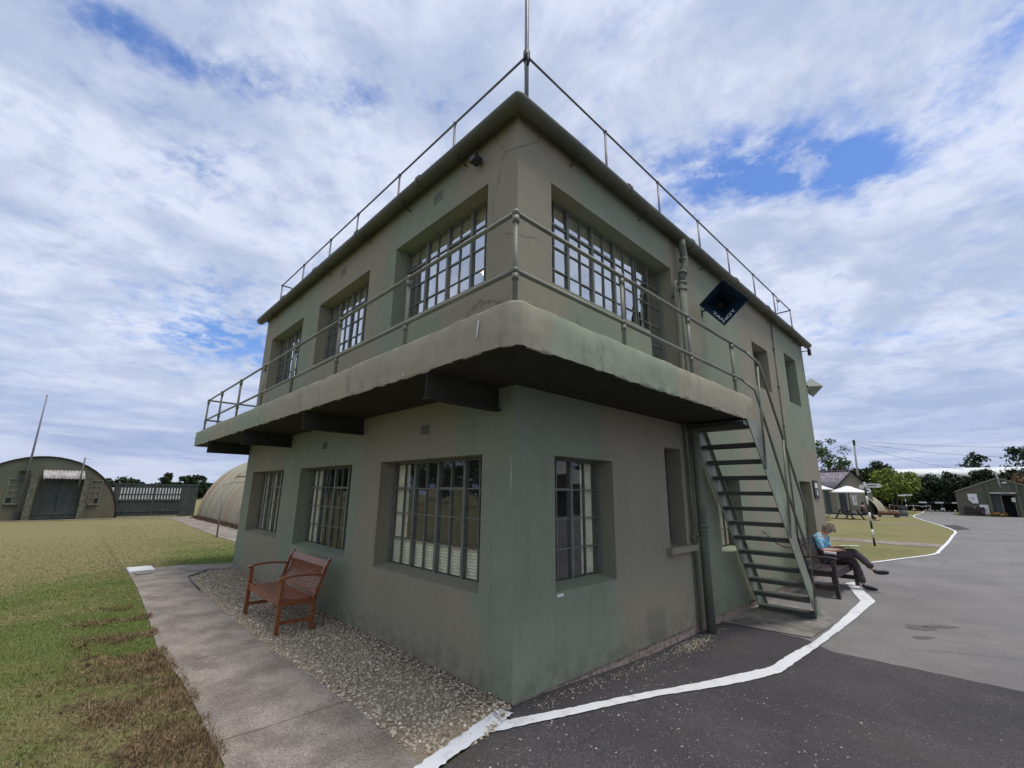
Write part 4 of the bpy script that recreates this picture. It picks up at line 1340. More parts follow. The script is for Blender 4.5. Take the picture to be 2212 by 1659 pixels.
# ------------------------------------------------------------------ people
def skin(name, pts, edges, mat, parent, sub=2, root=0, crease=0.0):
    """pts: list of (x,y,z,r); grown with a Skin modifier into one continuous surface"""
    me = bpy.data.meshes.new(name)
    me.from_pydata([p[:3] for p in pts], edges, [])
    o = bpy.data.objects.new(name+"_tmp", me); COL.objects.link(o)
    sk = o.modifiers.new('skin', 'SKIN'); sk.use_smooth_shade = True
    sv = me.skin_vertices[0].data
    for i, p in enumerate(pts):
        r_ = p[3]
        sv[i].radius = (r_, r_) if not isinstance(r_, tuple) else r_
        sv[i].use_root = (i == root)
    s2 = o.modifiers.new('sub', 'SUBSURF'); s2.levels = sub; s2.render_levels = sub
    dg = bpy.context.evaluated_depsgraph_get(); dg.update()
    m2 = bpy.data.meshes.new_from_object(o.evaluated_get(dg)); m2.name = name
    bpy.data.objects.remove(o)
    m2.materials.clear(); m2.materials.append(mat)
    if crease:
        for v_ in m2.vertices:
            c_ = v_.co
            k_ = mnoise.noise(Vector((c_.x*16, c_.y*9, c_.z*13)))+.6*mnoise.noise(c_*31)
            v_.co = c_+v_.normal*k_*crease
    m2.polygons.foreach_set('use_smooth', np.ones(len(m2.polygons), dtype=bool))
    q_ = bpy.data.objects.new(name, m2); COL.objects.link(q_); q_.parent = parent
    return q_


M_skin = simple('skin', (.50, .29, .21), .5, .4, var=.08, bump=0)
M_shirt = simple('blue_shirt', (.22, .46, .60), .85, .15, var=.15, scale=12, bump=.5, bscale=20)
M_trouser = simple('charcoal_trousers', (.075, .065, .070), .85, .15, var=.15, scale=14, bump=.4, bscale=25)
M_shoe = simple('black_shoe', (.014, .013, .014), .3, .5, var=.1)
M_hair = simple('sandy_hair', (.30, .25, .185), .7, .3, var=.35, scale=40, bump=.8, bscale=120)

MX, MY = .0, 0.0
man = thing('person', 'man in light blue shirt reading on the bench with legs crossed', 'person', (.45, 8.58, -.078))
o0 = Vector((.45, 8.58, -.078))


def rel(l):
    return [(p[0]-o0.x, p[1]-o0.y, p[2]-o0.z, p[3]) for p in l]


body = [(.38, 8.60, .46, .135), (.335, 8.60, .60, .125), (.335, 8.60, .75, .145), (.365, 8.60, .86, .12), (.425, 8.60, .945, .055), (.475, 8.60, .985, .062), (.545, 8.60, 1.03, .098), (.585, 8.60, 1.075, .078), (.605, 8.60, .985, .045),
        # right (near) arm
        (.37, 8.43, .86, .062), (.405, 8.36, .63, .047), (.66, 8.46, .645, .033), (.72, 8.49, .65, .032),
        # left arm
        (.38, 8.77, .86, .062), (.46, 8.84, .64, .047), (.70, 8.74, .70, .033), (.76, 8.71, .71, .032),
        # crossed right leg
        (.43, 8.50, .465, .098), (.92, 8.60, .625, .062), (1.16, 8.62, .34, .042), (1.205, 8.62, .285, .036), (1.38, 8.62, .295, .035),
        # left leg
        (.43, 8.70, .455, .098), (.88, 8.72, .44, .062), (.95, 8.74, .05, .042), (.97, 8.74, -.03, .036), (1.13, 8.73, -.045, .033)]
edg = [(0, 1), (1, 2), (2, 3), (3, 4), (4, 5), (5, 6), (6, 7), (6, 8), (3, 9), (9, 10), (10, 11), (11, 12), (3, 13), (13, 14), (14, 15), (15, 16),
       (0, 17), (17, 18), (18, 19), (19, 20), (20, 21), (0, 22), (22, 23), (23, 24), (24, 25), (25, 26)]
for hand, base_i, dirs in (((.72, 8.49, .65), 12, 1), ((.76, 8.71, .71), 16, -1)):
    for fi_, (ang, ln) in enumerate(((-.5, .075), (-.2, .088), (.08, .084), (.35, .066))):
        a1 = len(body)
        ux, uy = math.cos(ang*dirs+.3*dirs), math.sin(ang*dirs+.3*dirs)
        body.append((hand[0]+ux*ln*.6, hand[1]+uy*ln*.6, hand[2]+.008, .0095))
        body.append((hand[0]+ux*ln, hand[1]+uy*ln, hand[2]-.02, .008))
        edg += [(base_i, a1), (a1, a1+1)]
    a1 = len(body)
    body.append((hand[0]+.03, hand[1]+dirs*.04, hand[2]+.02, .011)); body.append((hand[0]+.065, hand[1]+dirs*.045, hand[2]+.03, .009))
    edg += [(base_i, a1), (a1, a1+1)]
bd = skin('body', rel(body), edg, M_skin, man)
sh = [(.375, 8.60, .50, .165), (.33, 8.60, .62, .165), (.325, 8.60, .76, .185), (.36, 8.60, .87, .150), (.405, 8.60, .93, .072),
      (.37, 8.43, .865, .082), (.40, 8.375, .70, .070), (.425, 8.365, .645, .066), (.38, 8.77, .865, .082), (.43, 8.82, .72, .070), (.46, 8.83, .67, .066)]
skin('shirt', rel(sh), [(0, 1), (1, 2), (2, 3), (3, 4), (3, 5), (5, 6), (6, 7), (3, 8), (8, 9), (9, 10)], M_shirt, man, sub=3, crease=.012)
tr = [(.39, 8.60, .455, .150), (.45, 8.50, .47, .112), (.90, 8.60, .63, .082), (1.05, 8.61, .48, .070), (1.17, 8.62, .34, .064),
      (.45, 8.70, .455, .112), (.87, 8.72, .445, .080), (.915, 8.73, .24, .074), (.95, 8.74, .03, .072)]
skin('trousers', rel(tr), [(0, 1), (1, 2), (2, 3), (3, 4), (0, 5), (5, 6), (6, 7), (7, 8)], M_trouser, man, sub=3, crease=.010)
for pts_ in ([(1.165, 8.62, .345, .040), (1.20, 8.62, .285, .046), (1.30, 8.62, .285, .046), (1.41, 8.62, .305, .036)],
             [(.945, 8.74, .03, .044), (.965, 8.74, -.028, .047), (1.06, 8.735, -.036, .044), (1.18, 8.73, -.045, .030)]):
    skin('shoe', rel(pts_), [(0, 1), (1, 2), (2, 3)], M_shoe, man)
# hair: a shaggy cap of short strands over the back and top of the skull
hc = Vector((.555, 8.60, 1.055))-o0
hm = MB().ball(tuple(hc), .106, 14, (1.02, .94, .92))
hr_ = random.Random(4)
for i in range(260):
    th_, ph_ = hr_.uniform(0, 6.283), math.acos(hr_.uniform(-.25, 1))
    n_ = Vector((math.sin(ph_)*math.cos(th_), math.sin(ph_)*math.sin(th_), math.cos(ph_)))
    if n_.x > .55 and n_.z < .1: continue
    p = hc+Vector((n_.x*.104, n_.y*.096, n_.z*.095))
    q_ = p+(n_*.3+Vector((hr_.uniform(-.2, .9), hr_.uniform(-.6, .6), hr_.uniform(-1, .0)))).normalized()*.032
    hm.bar(p, q_, .012, .005)
hair = hm.build('hair', M_hair, man)
# trim the cap away from the face
hair.location = (-.016, 0, .006)
fc = MB().ball(tuple(Vector((.645, 8.60, .985))-o0), .018, 8, (1.3, .8, 1)).build('nose', M_skin, man)
gl_ = MB()
for sy in (-1, 1):
    gl_.tube([tuple(Vector((.652, 8.60+sy*.033+.022*math.cos(a_*6.283/10), 1.015+.018*math.sin(a_*6.283/10)))-o0) for a_ in range(11)], .0035, 5)
    gl_.tube([tuple(Vector((.65, 8.60+sy*.055, 1.018))-o0), tuple(Vector((.56, 8.60+sy*.098, 1.03))-o0)], .003, 5)
gl_.build('glasses', M_black, man)
for sy in (-1, 1):
    MB().ball(tuple(Vector((.53, 8.60+sy*.094, 1.01))-o0), .026, 8, (.8, .35, 1.2)).build('ear', M_skin, man)
mg = thing('magazine', 'open magazine lying on the crossed knee of the seated man', 'magazine', (.86, 8.60, .735))
MB().add([(-.16, -.14, -.02), (.14, -.14, .0), (.14, .14, .0), (-.16, .14, -.02), (-.16, -.14, -.005), (.14, -.14, .015), (.14, .14, .015), (-.16, .14, -.005)],
         [(0, 3, 2, 1), (4, 5, 6, 7), (0, 1, 5, 4), (1, 2, 6, 5), (2, 3, 7, 6), (3, 0, 4, 7)]).build('pages', simple('magazine_page', (.45, .46, .32), .5), mg)
t = tag(MB().bar((.46, 8.33, .60), (.66, 8.36, .585), .12, .035).build('folded_paper', M_white), 'folded white paper under the forearm of the seated man', 'paper')


# ------------------------------------------------------------------ barrel huts
def barrel(mb, Rr, L, pitch=.26, amp=.016, n=22, ecc=1.0):
    ns = int(L/pitch*4)
    V = []; F = []
    for i in range(ns+1):
        x = -L*i/ns; r_ = Rr+amp*math.sin(2*math.pi*x/pitch)
        for j in range(n+1):
            a = math.pi*j/n
            V.append((x, r_*math.cos(a), r_*math.sin(a)*ecc))
    for i in range(ns):
        for j in range(n):
            F.append((i*(n+1)+j, i*(n+1)+j+1, (i+1)*(n+1)+j+1, (i+1)*(n+1)+j))
    mb.add(V, F, True)
    return mb


def half_disc(mb, Rr, x0, x1, n=24, ecc=1.0):
    poly = [(Rr*math.cos(math.pi*j/n), Rr*math.sin(math.pi*j/n)*ecc) for j in range(n+1)]
    return mb.prism(poly, 0, x0, x1)


def hutcamo(name, br=.8, sc=.45, rust=0.0):
    m, g, b = newmat(name, .8, .2)
    v = g.obj(); x, y, z = g.sep(v)
    n = g.noise(v, sc, 3, .5, .3)
    c = g.mix(g.step(n, .46, .54), tuple(k*br for k in GREEN), tuple(k*br for k in BROWN))
    dirt = g.noise(v, 1.8, 6, .65)
    c = g.mix(g.math('MULTIPLY', g.step(dirt, .48, .75), .45), c, g.mix(1.0, c, (.62, .58, .55), 'MULTIPLY'))
    if rust:
        c = g.mix(.5, c, (.34, .30, .225))
        st_ = g.noise(g.comb(g.math('MULTIPLY', x, 1.6), g.math('MULTIPLY', y, .22), g.math('MULTIPLY', z, .22)), 1.0, 6, .65, .3)
        c = g.mix(g.math('MULTIPLY', g.step(st_, .50, .66), rust), c, (.30, .165, .105))
        sm_ = g.math('ABSOLUTE', g.math('SUBTRACT', g.math('FRACT', g.math('MULTIPLY', x, .62)), .5))
        c = g.mix(g.math('MULTIPLY', g.step(sm_, .03, .008), .6), c, (.09, .08, .06))
    g.put(b.inputs['Base Color'], c)
    g.put(b.inputs['Normal'], g.bump(g.noise(v, 30, 4, .6), .3, .01))
    return m


M_hutw = hutcamo('hut_end_wall_paint', 0.47, .55)
M_hutr = hutcamo('hut_roof_paint', 0.72, .3)
M_hutrust = hutcamo('rusty_hut_sheeting', 1.30, .22, .85)
M_hutd = simple('dark_green_boards', (.06, .072, .066), .7, .2, var=.2, scale=4)
M_sheet = simple('grey_asbestos_sheet', (.42, .39, .38), .9, .15, var=.2, scale=5, dirt=(.22, .19, .17))

hut = thing('nissen_hut', 'dark green curved hut with brick piers and a small corrugated porch roof', 'hut', (-31.4, -3.87, 0), R(8))
half_disc(MB(), 3.19, -.12, 0).build('end_wall', M_hutw, hut)
barrel(MB(), 3.22, 11).build('roof', M_hutr, hut)
MB().tube([(.03, 3.235*math.cos(math.pi*j/24), 3.235*math.sin(math.pi*j/24)) for j in range(25)], .035, 6).build('edge_trim', M_dark, hut)
d = MB().box(.001, .05, -.12, .66, .05, 2.1).box(.001, .05, .68, 1.50, .05, 2.1)
for yy in (.14, .4, .94, 1.2): d.box(.05, .056, yy, yy+.02, .08, 2.05)
d.box(.05, .075, -.12, 1.5, .25, .37).build('door', M_hutd, hut)
for yy in (-.38, 1.66):
    MB().box(.001, .30, yy-.12, yy+.14, 0, 2.27).build('brick_pier', simple('painted_brick_pier', (.12, .125, .095), .9, .1, var=.3, scale=8, dirt=(.07, .055, .04)), hut)


def corr(mb, w, L, pitch=.146, amp=.025, th=.008, n=None):
    """corrugated sheet: x across (w), y down the slope (L)"""
    ns = int(w/pitch*8); V = []; F = []
    for i in range(ns+1):
        x = -w/2+w*i/ns; z = amp*math.sin(2*math.pi*x/pitch)
        V += [(x, 0, z), (x, -L, z), (x, 0, z-th), (x, -L, z-th)]
    for i in range(ns):
        a = i*4; c = a+4
        F += [(a, c, c+1, a+1), (a+2, a+3, c+3, c+2), (a+1, c+1, c+3, a+3), (a, a+2, c+2, c)]
    mb.add(V, F, True)
    return mb


cm = corr(MB(), 1.62, .72)
cm.xf(Matrix.Translation((.02, .72, 2.55)) @ Matrix.Rotation(R(90), 4, 'Z') @ Matrix.Rotation(R(38), 4, 'X'))
cm.build('porch_roof', M_sheet, hut)
for yy in (-.02, 1.4): MB().bar((.04, yy, 1.75), (.42, yy, 2.15), .06, .06).bar((.02, yy, 1.5), (.02, yy, 2.2), .05, .05).build('porch_bracket', M_hutw, hut)


def hut_window(root, x, y0, y1, z0, z1, rows, broken):
    w = MB()
    w.box(x+.001, x+.04, y0-.05, y0, z0-.05, z1+.05).box(x+.001, x+.04, y1, y1+.05, z0-.05, z1+.05).box(x+.001, x+.06, y0, y1, z1, z1+.05).box(x+.001, x+.09, y0, y1, z0-.07, z0)
    for k in range(1, rows): w.box(x+.002, x+.035, y0, y1, z0+(z1-z0)*k/rows-.015, z0+(z1-z0)*k/rows+.015)
    w.box(x+.003, x+.034, (y0+y1)/2-.015, (y0+y1)/2+.015, z0, z1)
    o = w.build('window', M_frame, root)
    MB().box(x+.004, x+.012, y0, y1, z0, z1).build('shutter_panel', M_hutw, o)
    if broken:
        MB().box(x+.013, x+.016, *broken).build('broken_pane', M_black, o)


hut_window(hut, 0, -1.18, -.72, .86, 2.03, 4, (-1.16, -.97, .88, 1.1))
hut_window(hut, 0, 1.93, 2.35, .80, 2.03, 4, (2.12, 2.33, .82, 1.08))
sg = thing('number_sign', 'small black sign with white lettering on the curved hut wall', 'sign', (-31.3, -5.30, 1.72), R(8))
MB().box(.0, .03, -.42, .40, -.22, .20).build('board', M_black, sg)
Mt = Matrix(((0, 0, 1, .034), (1, 0, 0, .02), (0, 1, 0, .07), (0, 0, 0, 1)))
text('lettering', 'BLDG', .20, M_white, sg, Mt, .002)
Mt = Matrix(((0, 0, 1, .034), (1, 0, 0, .08), (0, 1, 0, -.11), (0, 0, 0, 1)))
text('lettering', '4-6', .17, M_white, sg, Mt, .002)
t = thing('flagpole', 'tall plain grey pole standing against the front of the curved hut', 'pole', (-31.05, -4.50, 0))
MB().tube([(0, 0, .55), (0, 0, 3.4), (0, -.02, 6.45)], [.05, .045, .028], 10).build('pole', M_roofrail, t)
MB().box(-.25, .05, -.07, .07, .0, .45).box(-.25, .02, -.3, .1, 2.42, 2.47).build('bracket', M_dark, t)
t = thing('vent_pipe', 'short grey pipe standing above the right side of the curved hut porch', 'pipe', (-31.0, -2.48, 1.7))
MB().tube([(0, 0, 0), (.02, 0, 1.55)], .035, 8).tube([(.02, -.02, 1.5), (.02, .32, 1.48)], .008, 5).build('pipe', M_pipe, t)
MB().tube([(-.2, 0, .5), (0, 0, .5)], .015, 6).build('bracket', M_dark, t)

hut2 = thing('nissen_hut', 'large curved hut with rust streaked sheeting behind the tower', 'hut', (-30.0, 6.55, 0), R(180))
half_disc(MB(), 3.6, 0, .12).build('end_wall', M_hutw, hut2)
barrel(MB(), 3.66, 19, pitch=.4).build('roof', M_hutrust, hut2)
MB().tube([(-4.2, 3.67*math.cos(a_), 3.67*math.sin(a_)) for a_ in (R(38), R(41), R(44))], .03, 5).tube([(-4.2, 3.67*math.cos(R(40)), 3.67*math.sin(R(40))), (-10, 3.67*math.cos(R(40)), 3.67*math.sin(R(40)))], .022, 5).build('gutter', M_hutw, hut2)
t = thing('nissen_hut', 'smaller pale curved hut roof showing above the fence behind the rusty hut', 'hut', (-41, 9.2, 0), R(180))
barrel(MB(), 4.0, 8, pitch=.5).build('roof', M_hutr, t); half_disc(MB(), 3.95, 0, .12).build('end_wall', M_hutw, t)

# dry stubble along the foot of the rusty hut
t = blades('dead_weeds', 5000, lambda r, n: np.stack([r.uniform(-29.8, -12, n), 2.88-np.abs(r.normal(0, .12, n)), np.zeros(n)], 1), (.05, .22), simple('dead_weed', (.12, .08, .055), .9, bump=0, isl=.4), 31, flat=.6, w=.004)
tag(t, 'brown dead weeds along the foot of the rusty curved hut', 'weeds', kind='stuff')

# slatted double gate between the two huts
gate = thing('slatted_gate', 'dark green slatted double gate between the two curved huts', 'gate', (-32.2, .95, 0), R(3))
for y0, y1 in ((-1.62, -.03), (.03, 1.35)):
    gm = MB(); nsl = int((y1-y0)/.135)
    for i in range(nsl+1):
        yy = y0+(y1-y0)*i/nsl
        gm.box(-.015, .015, yy-.038, yy+.038, .06, 1.80)
    for z in (.35, .98, 1.30, 1.74): gm.box(.015, .045, y0, y1, z-.04, z+.04)
    gm.box(-.016, -.018, y0, y1, .06, .95)
    gm.build('gate_leaf', M_hutd, gate)
MB().box(-.03, .02, -1.9, -1.62, 0, 1.9).build('gate_post', M_hutd, gate)
MB().box(-.03, .02, 1.36, 2.2, 0, 1.86).build('side_panel', M_hutd, gate)
MB().box(-.02, .05, -1.9, 2.2, 1.84, 1.93).build('top_rail', M_hutd, gate)
t = tag(MB().box(-47, -46.6, -5.5, 5.0, 0, 1.60).box(-46.95, -46.65, -5.4, 4.9, 1.60, 1.68).build('white_wall', simple('whitewash', (.52, .53, .52), .8)), 'low whitewashed wall glimpsed through the gate slats', 'wall')
t = thing('thin_post', 'thin grey post with a wire running to the tower, standing beside the far path', 'post', (-16.45, 1.24, 0))
MB().tube([(0, 0, 0), (0, -.02, 1.88)], .028, 8).build('post', simple('weathered_post', (.25, .25, .22), .8), t)
MB().tube([(0, -.02, 1.84), (3.5, -.55, 1.87), (7.65, -1.2, 1.86)], .006, 5).build('wire', M_dark, t)


# ------------------------------------------------------------------ trees
def leafmat(name, c0, c1, c2):
    m, g, b = newmat(name, .6, .25)
    r = g.new('ShaderNodeNewGeometry').outputs['Random Per Island']
    c = g.ramp(r, [(0, c0), (.55, c1), (1, c2)])
    n = g.noise(g.obj(), .9, 3, .5)
    c = g.mix(1.0, c, g.ramp(n, [(.3, .72), (.7, 1.28)]), 'MULTIPLY')
    g.put(b.inputs['Base Color'], c)
    g.put(b.inputs['Subsurface Weight'], 0.0)
    return m


M_leaf_dark = leafmat('dark_evergreen_leaves', (.010, .018, .009), (.022, .040, .014), (.045, .07, .025))
M_leaf_lime = leafmat('lime_leaves', (.07, .11, .018), (.17, .22, .035), (.30, .34, .07))
M_leaf_mid = leafmat('mid_green_leaves', (.03, .055, .018), (.06, .10, .03), (.11, .16, .06))
M_leaf_rust = leafmat('rusty_leaves', (.06, .045, .02), (.13, .085, .035), (.22, .13, .06))
M_bark = simple('bark', (.13, .10, .075), .9, .1, var=.3, scale=6, bump=.8, bscale=20)


def tree(name, label, loc, h, rx, ry, base, mat, n=3500, leaf=.17, seed=1, nclump=26, trunk=.14, gap=.5, group=None, rz=None, top=1.0, stems=1):
    r = np.random.default_rng(seed)
    t = thing(name, label, 'tree', loc, 0, group)
    czz = (h+base)/2; rzz = (h-base)/2
    C = []
    while len(C) < nclump:
        p = r.uniform(-1, 1, 3)
        d_ = np.linalg.norm(p)
        if d_ > 1 or d_ < .25: continue
        C.append((p[0]*rx*.82*(1-.35*max(0, p[2])*(1-top+.0)), p[1]*ry*.82, czz+p[2]*rzz*.84))
    C = np.array(C); cr = r.uniform(.22, .42, nclump)*min(rx, ry, rzz*1.2)*(1.15-gap*.5)
    k = r.integers(0, nclump, n)
    u = r.normal(size=(n, 3)); u /= np.linalg.norm(u, axis=1)[:, None]
    rad = cr[k]*(r.random(n)**.42)
    P = C[k]+u*rad[:, None]*np.array([1.15, 1.15, .85])
    P += u*(r.random(n)**6)[:, None]*rx*.12
    P[:, 2] = np.maximum(P[:, 2], base*.6+.05)
    a = r.normal(size=(n, 3)); a /= np.linalg.norm(a, axis=1)[:, None]
    b_ = np.cross(a, r.normal(size=(n, 3))); b_ /= np.linalg.norm(b_, axis=1)[:, None]
    s = leaf*(.5+.8*r.random(n))[:, None]
    V = np.stack([P-a*s*.9, P+b_*s*.45, P+a*s*.9, P-b_*s*.45], 1).reshape(-1, 3)
    F = np.arange(n*4).reshape(-1, 4)
    raw('crown', V, F, mat, t)
    tm = MB()
    for s_ in range(stems):
        ox = (s_-(stems-1)/2)*.35
        tm.tube([(ox, 0, -.1), (ox*1.1, .02, base*.6), (ox*1.3+.04, 0, base+rzz*.4), (ox*1.4, .05, h*.88)], [trunk, trunk*.8, trunk*.5, trunk*.12], 8)
    for i in range(min(9, nclump)):
        z0 = base*.7+(czz-base*.7)*r.random()
        tm.tube([(0, 0, z0), tuple(C[i]*np.array([.5, .5, 1])*.5+np.array([0, 0, z0*.5+.1])), tuple(C[i])], [trunk*.5, trunk*.3, trunk*.1], 6)
    tm.build('trunk', M_bark, t)
    return t


# airy tree beside the tower, lime tree, hedge of evergreens, far trees
tree('tree', 'airy green tree with sky showing through, right beside the far wall of the tower', (-9.7, 62, 0), 8.9, 2.6, 2.4, 2.2, M_leaf_mid, 2300, .16, 3, 30, .12, .9)
tree('small_tree', 'bright lime green leafy tree in front of the dark hedge', (-4.5, 67, 0), 5.0, 3.0, 2.6, 1.25, M_leaf_lime, 5200, .17, 5, 40, .10, .6, stems=3)
tree('bush', 'rusty orange brown bush rising behind the right-hand hut', (6.0, 71, 0), 4.7, 2.1, 1.8, .6, M_leaf_rust, 2200, .15, 8, 22, .08, .6)
r5 = np.random.default_rng(78); n = 16000
P = np.stack([r5.uniform(-15, 16, n), r5.normal(82, .7, n), np.zeros(n)], 1)
P[:, 2] = r5.random(n)**.75*np.array([3.9+.7*mnoise.noise(Vector((y*.45, 3, 9)))+.5*mnoise.noise(Vector((y*1.7, 1, 4))) for y in P[:, 0]])
a = r5.normal(size=(n, 3)); a /= np.linalg.norm(a, axis=1)[:, None]
b_ = np.cross(a, r5.normal(size=(n, 3))); b_ /= np.linalg.norm(b_, axis=1)[:, None]
o = raw('hedge', np.stack([P-a*.26, P+b_*.16, P+a*.26, P-b_*.16], 1).reshape(-1, 3), np.arange(n*4).reshape(-1, 4), M_leaf_dark)
tag(o, 'solid dark hedge filling in behind the row of evergreens', 'hedge', kind='stuff')
ev = [(-11.3, 79.5, 6.6, 2.1), (-9.3, 80, 5.9, 2.0), (-7.4, 80.6, 6.5, 1.9), (-5.6, 80, 5.2, 1.8), (-3.9, 79.6, 4.7, 1.7), (-2.2, 80, 4.35, 1.6), (-.6, 80.3, 4.9, 1.7), (1.1, 80, 4.7, 1.7), (2.9, 79.5, 5.1, 1.9), (4.9, 80, 5.0, 1.9), (6.9, 80.4, 5.6, 2.0), (9.2, 80, 5.5, 2.2), (11.8, 80, 5.8, 2.3)]
evn = ['leftmost evergreen of the dark hedge row, behind the cafe hut', 'dark evergreen beside the leftmost one, behind the wooden electricity pole', 'tallest dark evergreen of the hedge row, behind the lime green tree', 'dark evergreen showing over the top of the lime green tree',
       'dark evergreen just right of the lime green tree', 'lowest dark evergreen of the row, over the striped barrier', 'dark evergreen above the right half of the striped barrier', 'dark evergreen at the left corner of the right-hand hut',
       'dark evergreen above the left roof slope of the right-hand hut', 'dark evergreen behind the stove pipe of the right-hand hut', 'dark evergreen at the right edge of the picture behind the orange bush', 'dark evergreen beyond the right picture edge, nearer to the hedge end', 'last dark evergreen at the right-hand end of the hedge']
for i, ((x, y, h, w), lb) in enumerate(zip(ev, evn)):
    tree('evergreen_tree', lb, (x, y, 0), h*1.1, w*1.12, 1.9, .05, M_leaf_dark, 5200, .20, 40+i, 44, .14, .25, 'dark evergreens forming the tall hedge')
for i, (x, y, h, w, lb) in enumerate([(2.2, 150, 12.4, 4.2, 'low dark tree crown behind the long pale hangar roof'), (9.6, 146, 14.0, 3.6, 'taller dark tree at the right edge behind the long pale hangar roof'), (-12, 150, 8, 3.5, 'distant dark tree behind the left end of the hangar')]):
    tree('distant_tree', lb, (x, y, 0), h, w, 3.5, 1.0, M_leaf_dark, 2200, .42, 70+i, 24, .25, .3)
lt = [(-80, 1.0, 3.4, 2.6, 'dark tree top peeping over the right shoulder of the left curved hut'), (-84, 4.6, 3.1, 2.2, 'low rounded tree top above the left half of the gate'), (-82, 7.5, 3.9, 1.3, 'dark tree above the right half of the gate'),
      (-82, 9.9, 3.8, 1.1, 'dark tree left of the pair beside the rusty hut'), (-82, 11.4, 4.3, 1.2, 'taller dark tree close to the end of the rusty hut')]
for i, (x, y, h, w, lb) in enumerate(lt):
    tree('distant_tree', lb, (x, y, 0), h, 2.0, w, .4, M_leaf_dark, 2000, .26, 80+i, 20, .15, .3, 'trees beyond the gate')
r5 = np.random.default_rng(77); n = 9000
P = np.stack([r5.normal(-88, .8, n), r5.uniform(-9, 22, n), np.zeros(n)], 1)
P[:, 2] = r5.random(n)**.7*np.array([2.35+.5*mnoise.noise(Vector((y*.25, 3, 1)))+.35*mnoise.noise(Vector((y*.9, 1, 1))) for y in P[:, 1]])
a = r5.normal(size=(n, 3)); a /= np.linalg.norm(a, axis=1)[:, None]
b_ = np.cross(a, r5.normal(size=(n, 3))); b_ /= np.linalg.norm(b_, axis=1)[:, None]
o = raw('far_hedge', np.stack([P-a*.3, P+b_*.2, P+a*.3, P-b_*.2], 1).reshape(-1, 3), np.arange(n*4).reshape(-1, 4), M_leaf_dark)
tag(o, 'long low dark hedge beyond the slatted gate', 'hedge', kind='stuff')
# tree belt and hut on the open side of the airfield (seen only as reflections in the windows)
for i in range(9):
    f = i/8
    tree('field_tree', ['bushy dark tree number %s of the belt across the open field' % w for w in ('one', 'two', 'three', 'four', 'five', 'six', 'seven', 'eight', 'nine')][i],
         (-22-82*f, -44+16*f, 0), 7.5+1.5*math.sin(i*2.1), 6.5, 5.5, .4, M_leaf_dark, 2200, .42, 90+i, 22, .3, .2, 'belt of trees across the open field')
for i in range(3):
    tree('field_tree', ['dark tree beyond the yard opposite the side wall, left one', 'dark tree beyond the yard opposite the side wall, middle one', 'dark tree beyond the yard opposite the side wall, right one'][i],
         (40+9*i, 62-9*i, 0), 9, 6.5, 5.5, .4, M_leaf_dark, 2400, .42, 110+i, 22, .3, .2, 'trees across the yard')
sh = thing('store_shed', 'long low dark green shed across the yard', 'shed', (26, 32, 0), R(-45))
MB().box(-8, 8, -2.5, 2.5, 0, 2.6).build('wall', M_hutw, sh)
MB().prism([(-2.7, 2.6), (2.7, 2.6), (0, 4.0)], 0, -8.2, 8.2).build('roof', M_sheet, sh)
MB().box(-1.1, 1.1, -2.56, -2.501, 0, 2.2).build('door', M_black, sh)


# ------------------------------------------------------------------ buildings on the right
# cafe hut with corrugated pitched roof: local x along the long wall (to the left), y towards the back
cf = thing('cafe_hut', 'green rendered hut with a purple-grey corrugated pitched roof behind the parasols', 'hut', (-7.35, 51.2, gz(0, 50)), math.atan2(.40, -.915))
# local frame: +x runs away to the left, -y is the back (rotation mirrors): build with y in [-5.4, 0]
Wd = 5.4; Hh = 2.5; Rg = 4.25
M_cafe = hutcamo('cafe_wall_paint', 0.72, .5)
M_csheet = simple('purple_grey_sheet', (.20, .18, .20), .85, .2, var=.35, scale=3, dirt=(.10, .095, .10))
mb = MB().prism([(0, 0), (-Wd, 0), (-Wd, Hh), (-Wd/2, Rg), (0, Hh)], 0, 0, 10)
mb.build('wall', M_cafe, cf)
for sgn, y0 in ((1, 0), (-1, -Wd)):
    cm = corr(MB(), 10.3, 3.35, pitch=.30, amp=.05)
    ang = math.atan2(Rg-Hh, Wd/2)
    if sgn > 0:
        cm.xf(Matrix.Translation((4.95, -Wd/2-.02, Rg+.07)) @ Matrix.Rotation(math.pi, 4, 'Z') @ Matrix.Rotation(ang, 4, 'X'))
    else:
        cm.xf(Matrix.Translation((4.95, -Wd/2+.02, Rg+.07)) @ Matrix.Rotation(ang, 4, 'X'))
    cm.build('roof', M_csheet, cf)
MB().box(-.02, 10.1, .05, .17, 2.34, 2.46).build('gutter', M_pipe, cf)
MB().box(-.25, 10.2, -Wd/2-.12, -Wd/2+.12, Rg+.08, Rg+.17).build('ridge_cap', M_csheet, cf)
MB().bar((-.05, .25, Hh-.12), (-.05, -Wd/2, Rg-.0), .05, .16).bar((-.05, -Wd-.25, Hh-.12), (-.05, -Wd/2, Rg), .05, .16).build('bargeboard', M_dwood, cf)
MB().box(-.06, -.005, -1.35, -.45, 0, 2.1).build('door', M_black, cf)
wn = MB().box(-.05, -.005, -3.1, -1.75, .75, 2.05).build('window', M_frame, cf)
MB().box(-.07, -.052, -3.0, -1.85, .85, 1.95).build('pane', M_glass, wn)
MB().box(-.09, -.075, -2.75, -2.1, .95, 1.85).build('poster', simple('faded_poster', (.35, .34, .34), .6, var=.5, scale=3), wn)
MB().box(.6, 1.1, .005, .05, 0, 2.3).box(2.0, 2.1, .005, .06, 0, 2.35).build('boarding', M_hutd, cf)
for z, x0, x1 in ((1.72, 1.2, 2.6), (1.50, 1.3, 2.5)):
    MB().box(x0+.3, x1+.3, .005, .03, z-.08, z+.08).build('notice', M_white, cf)
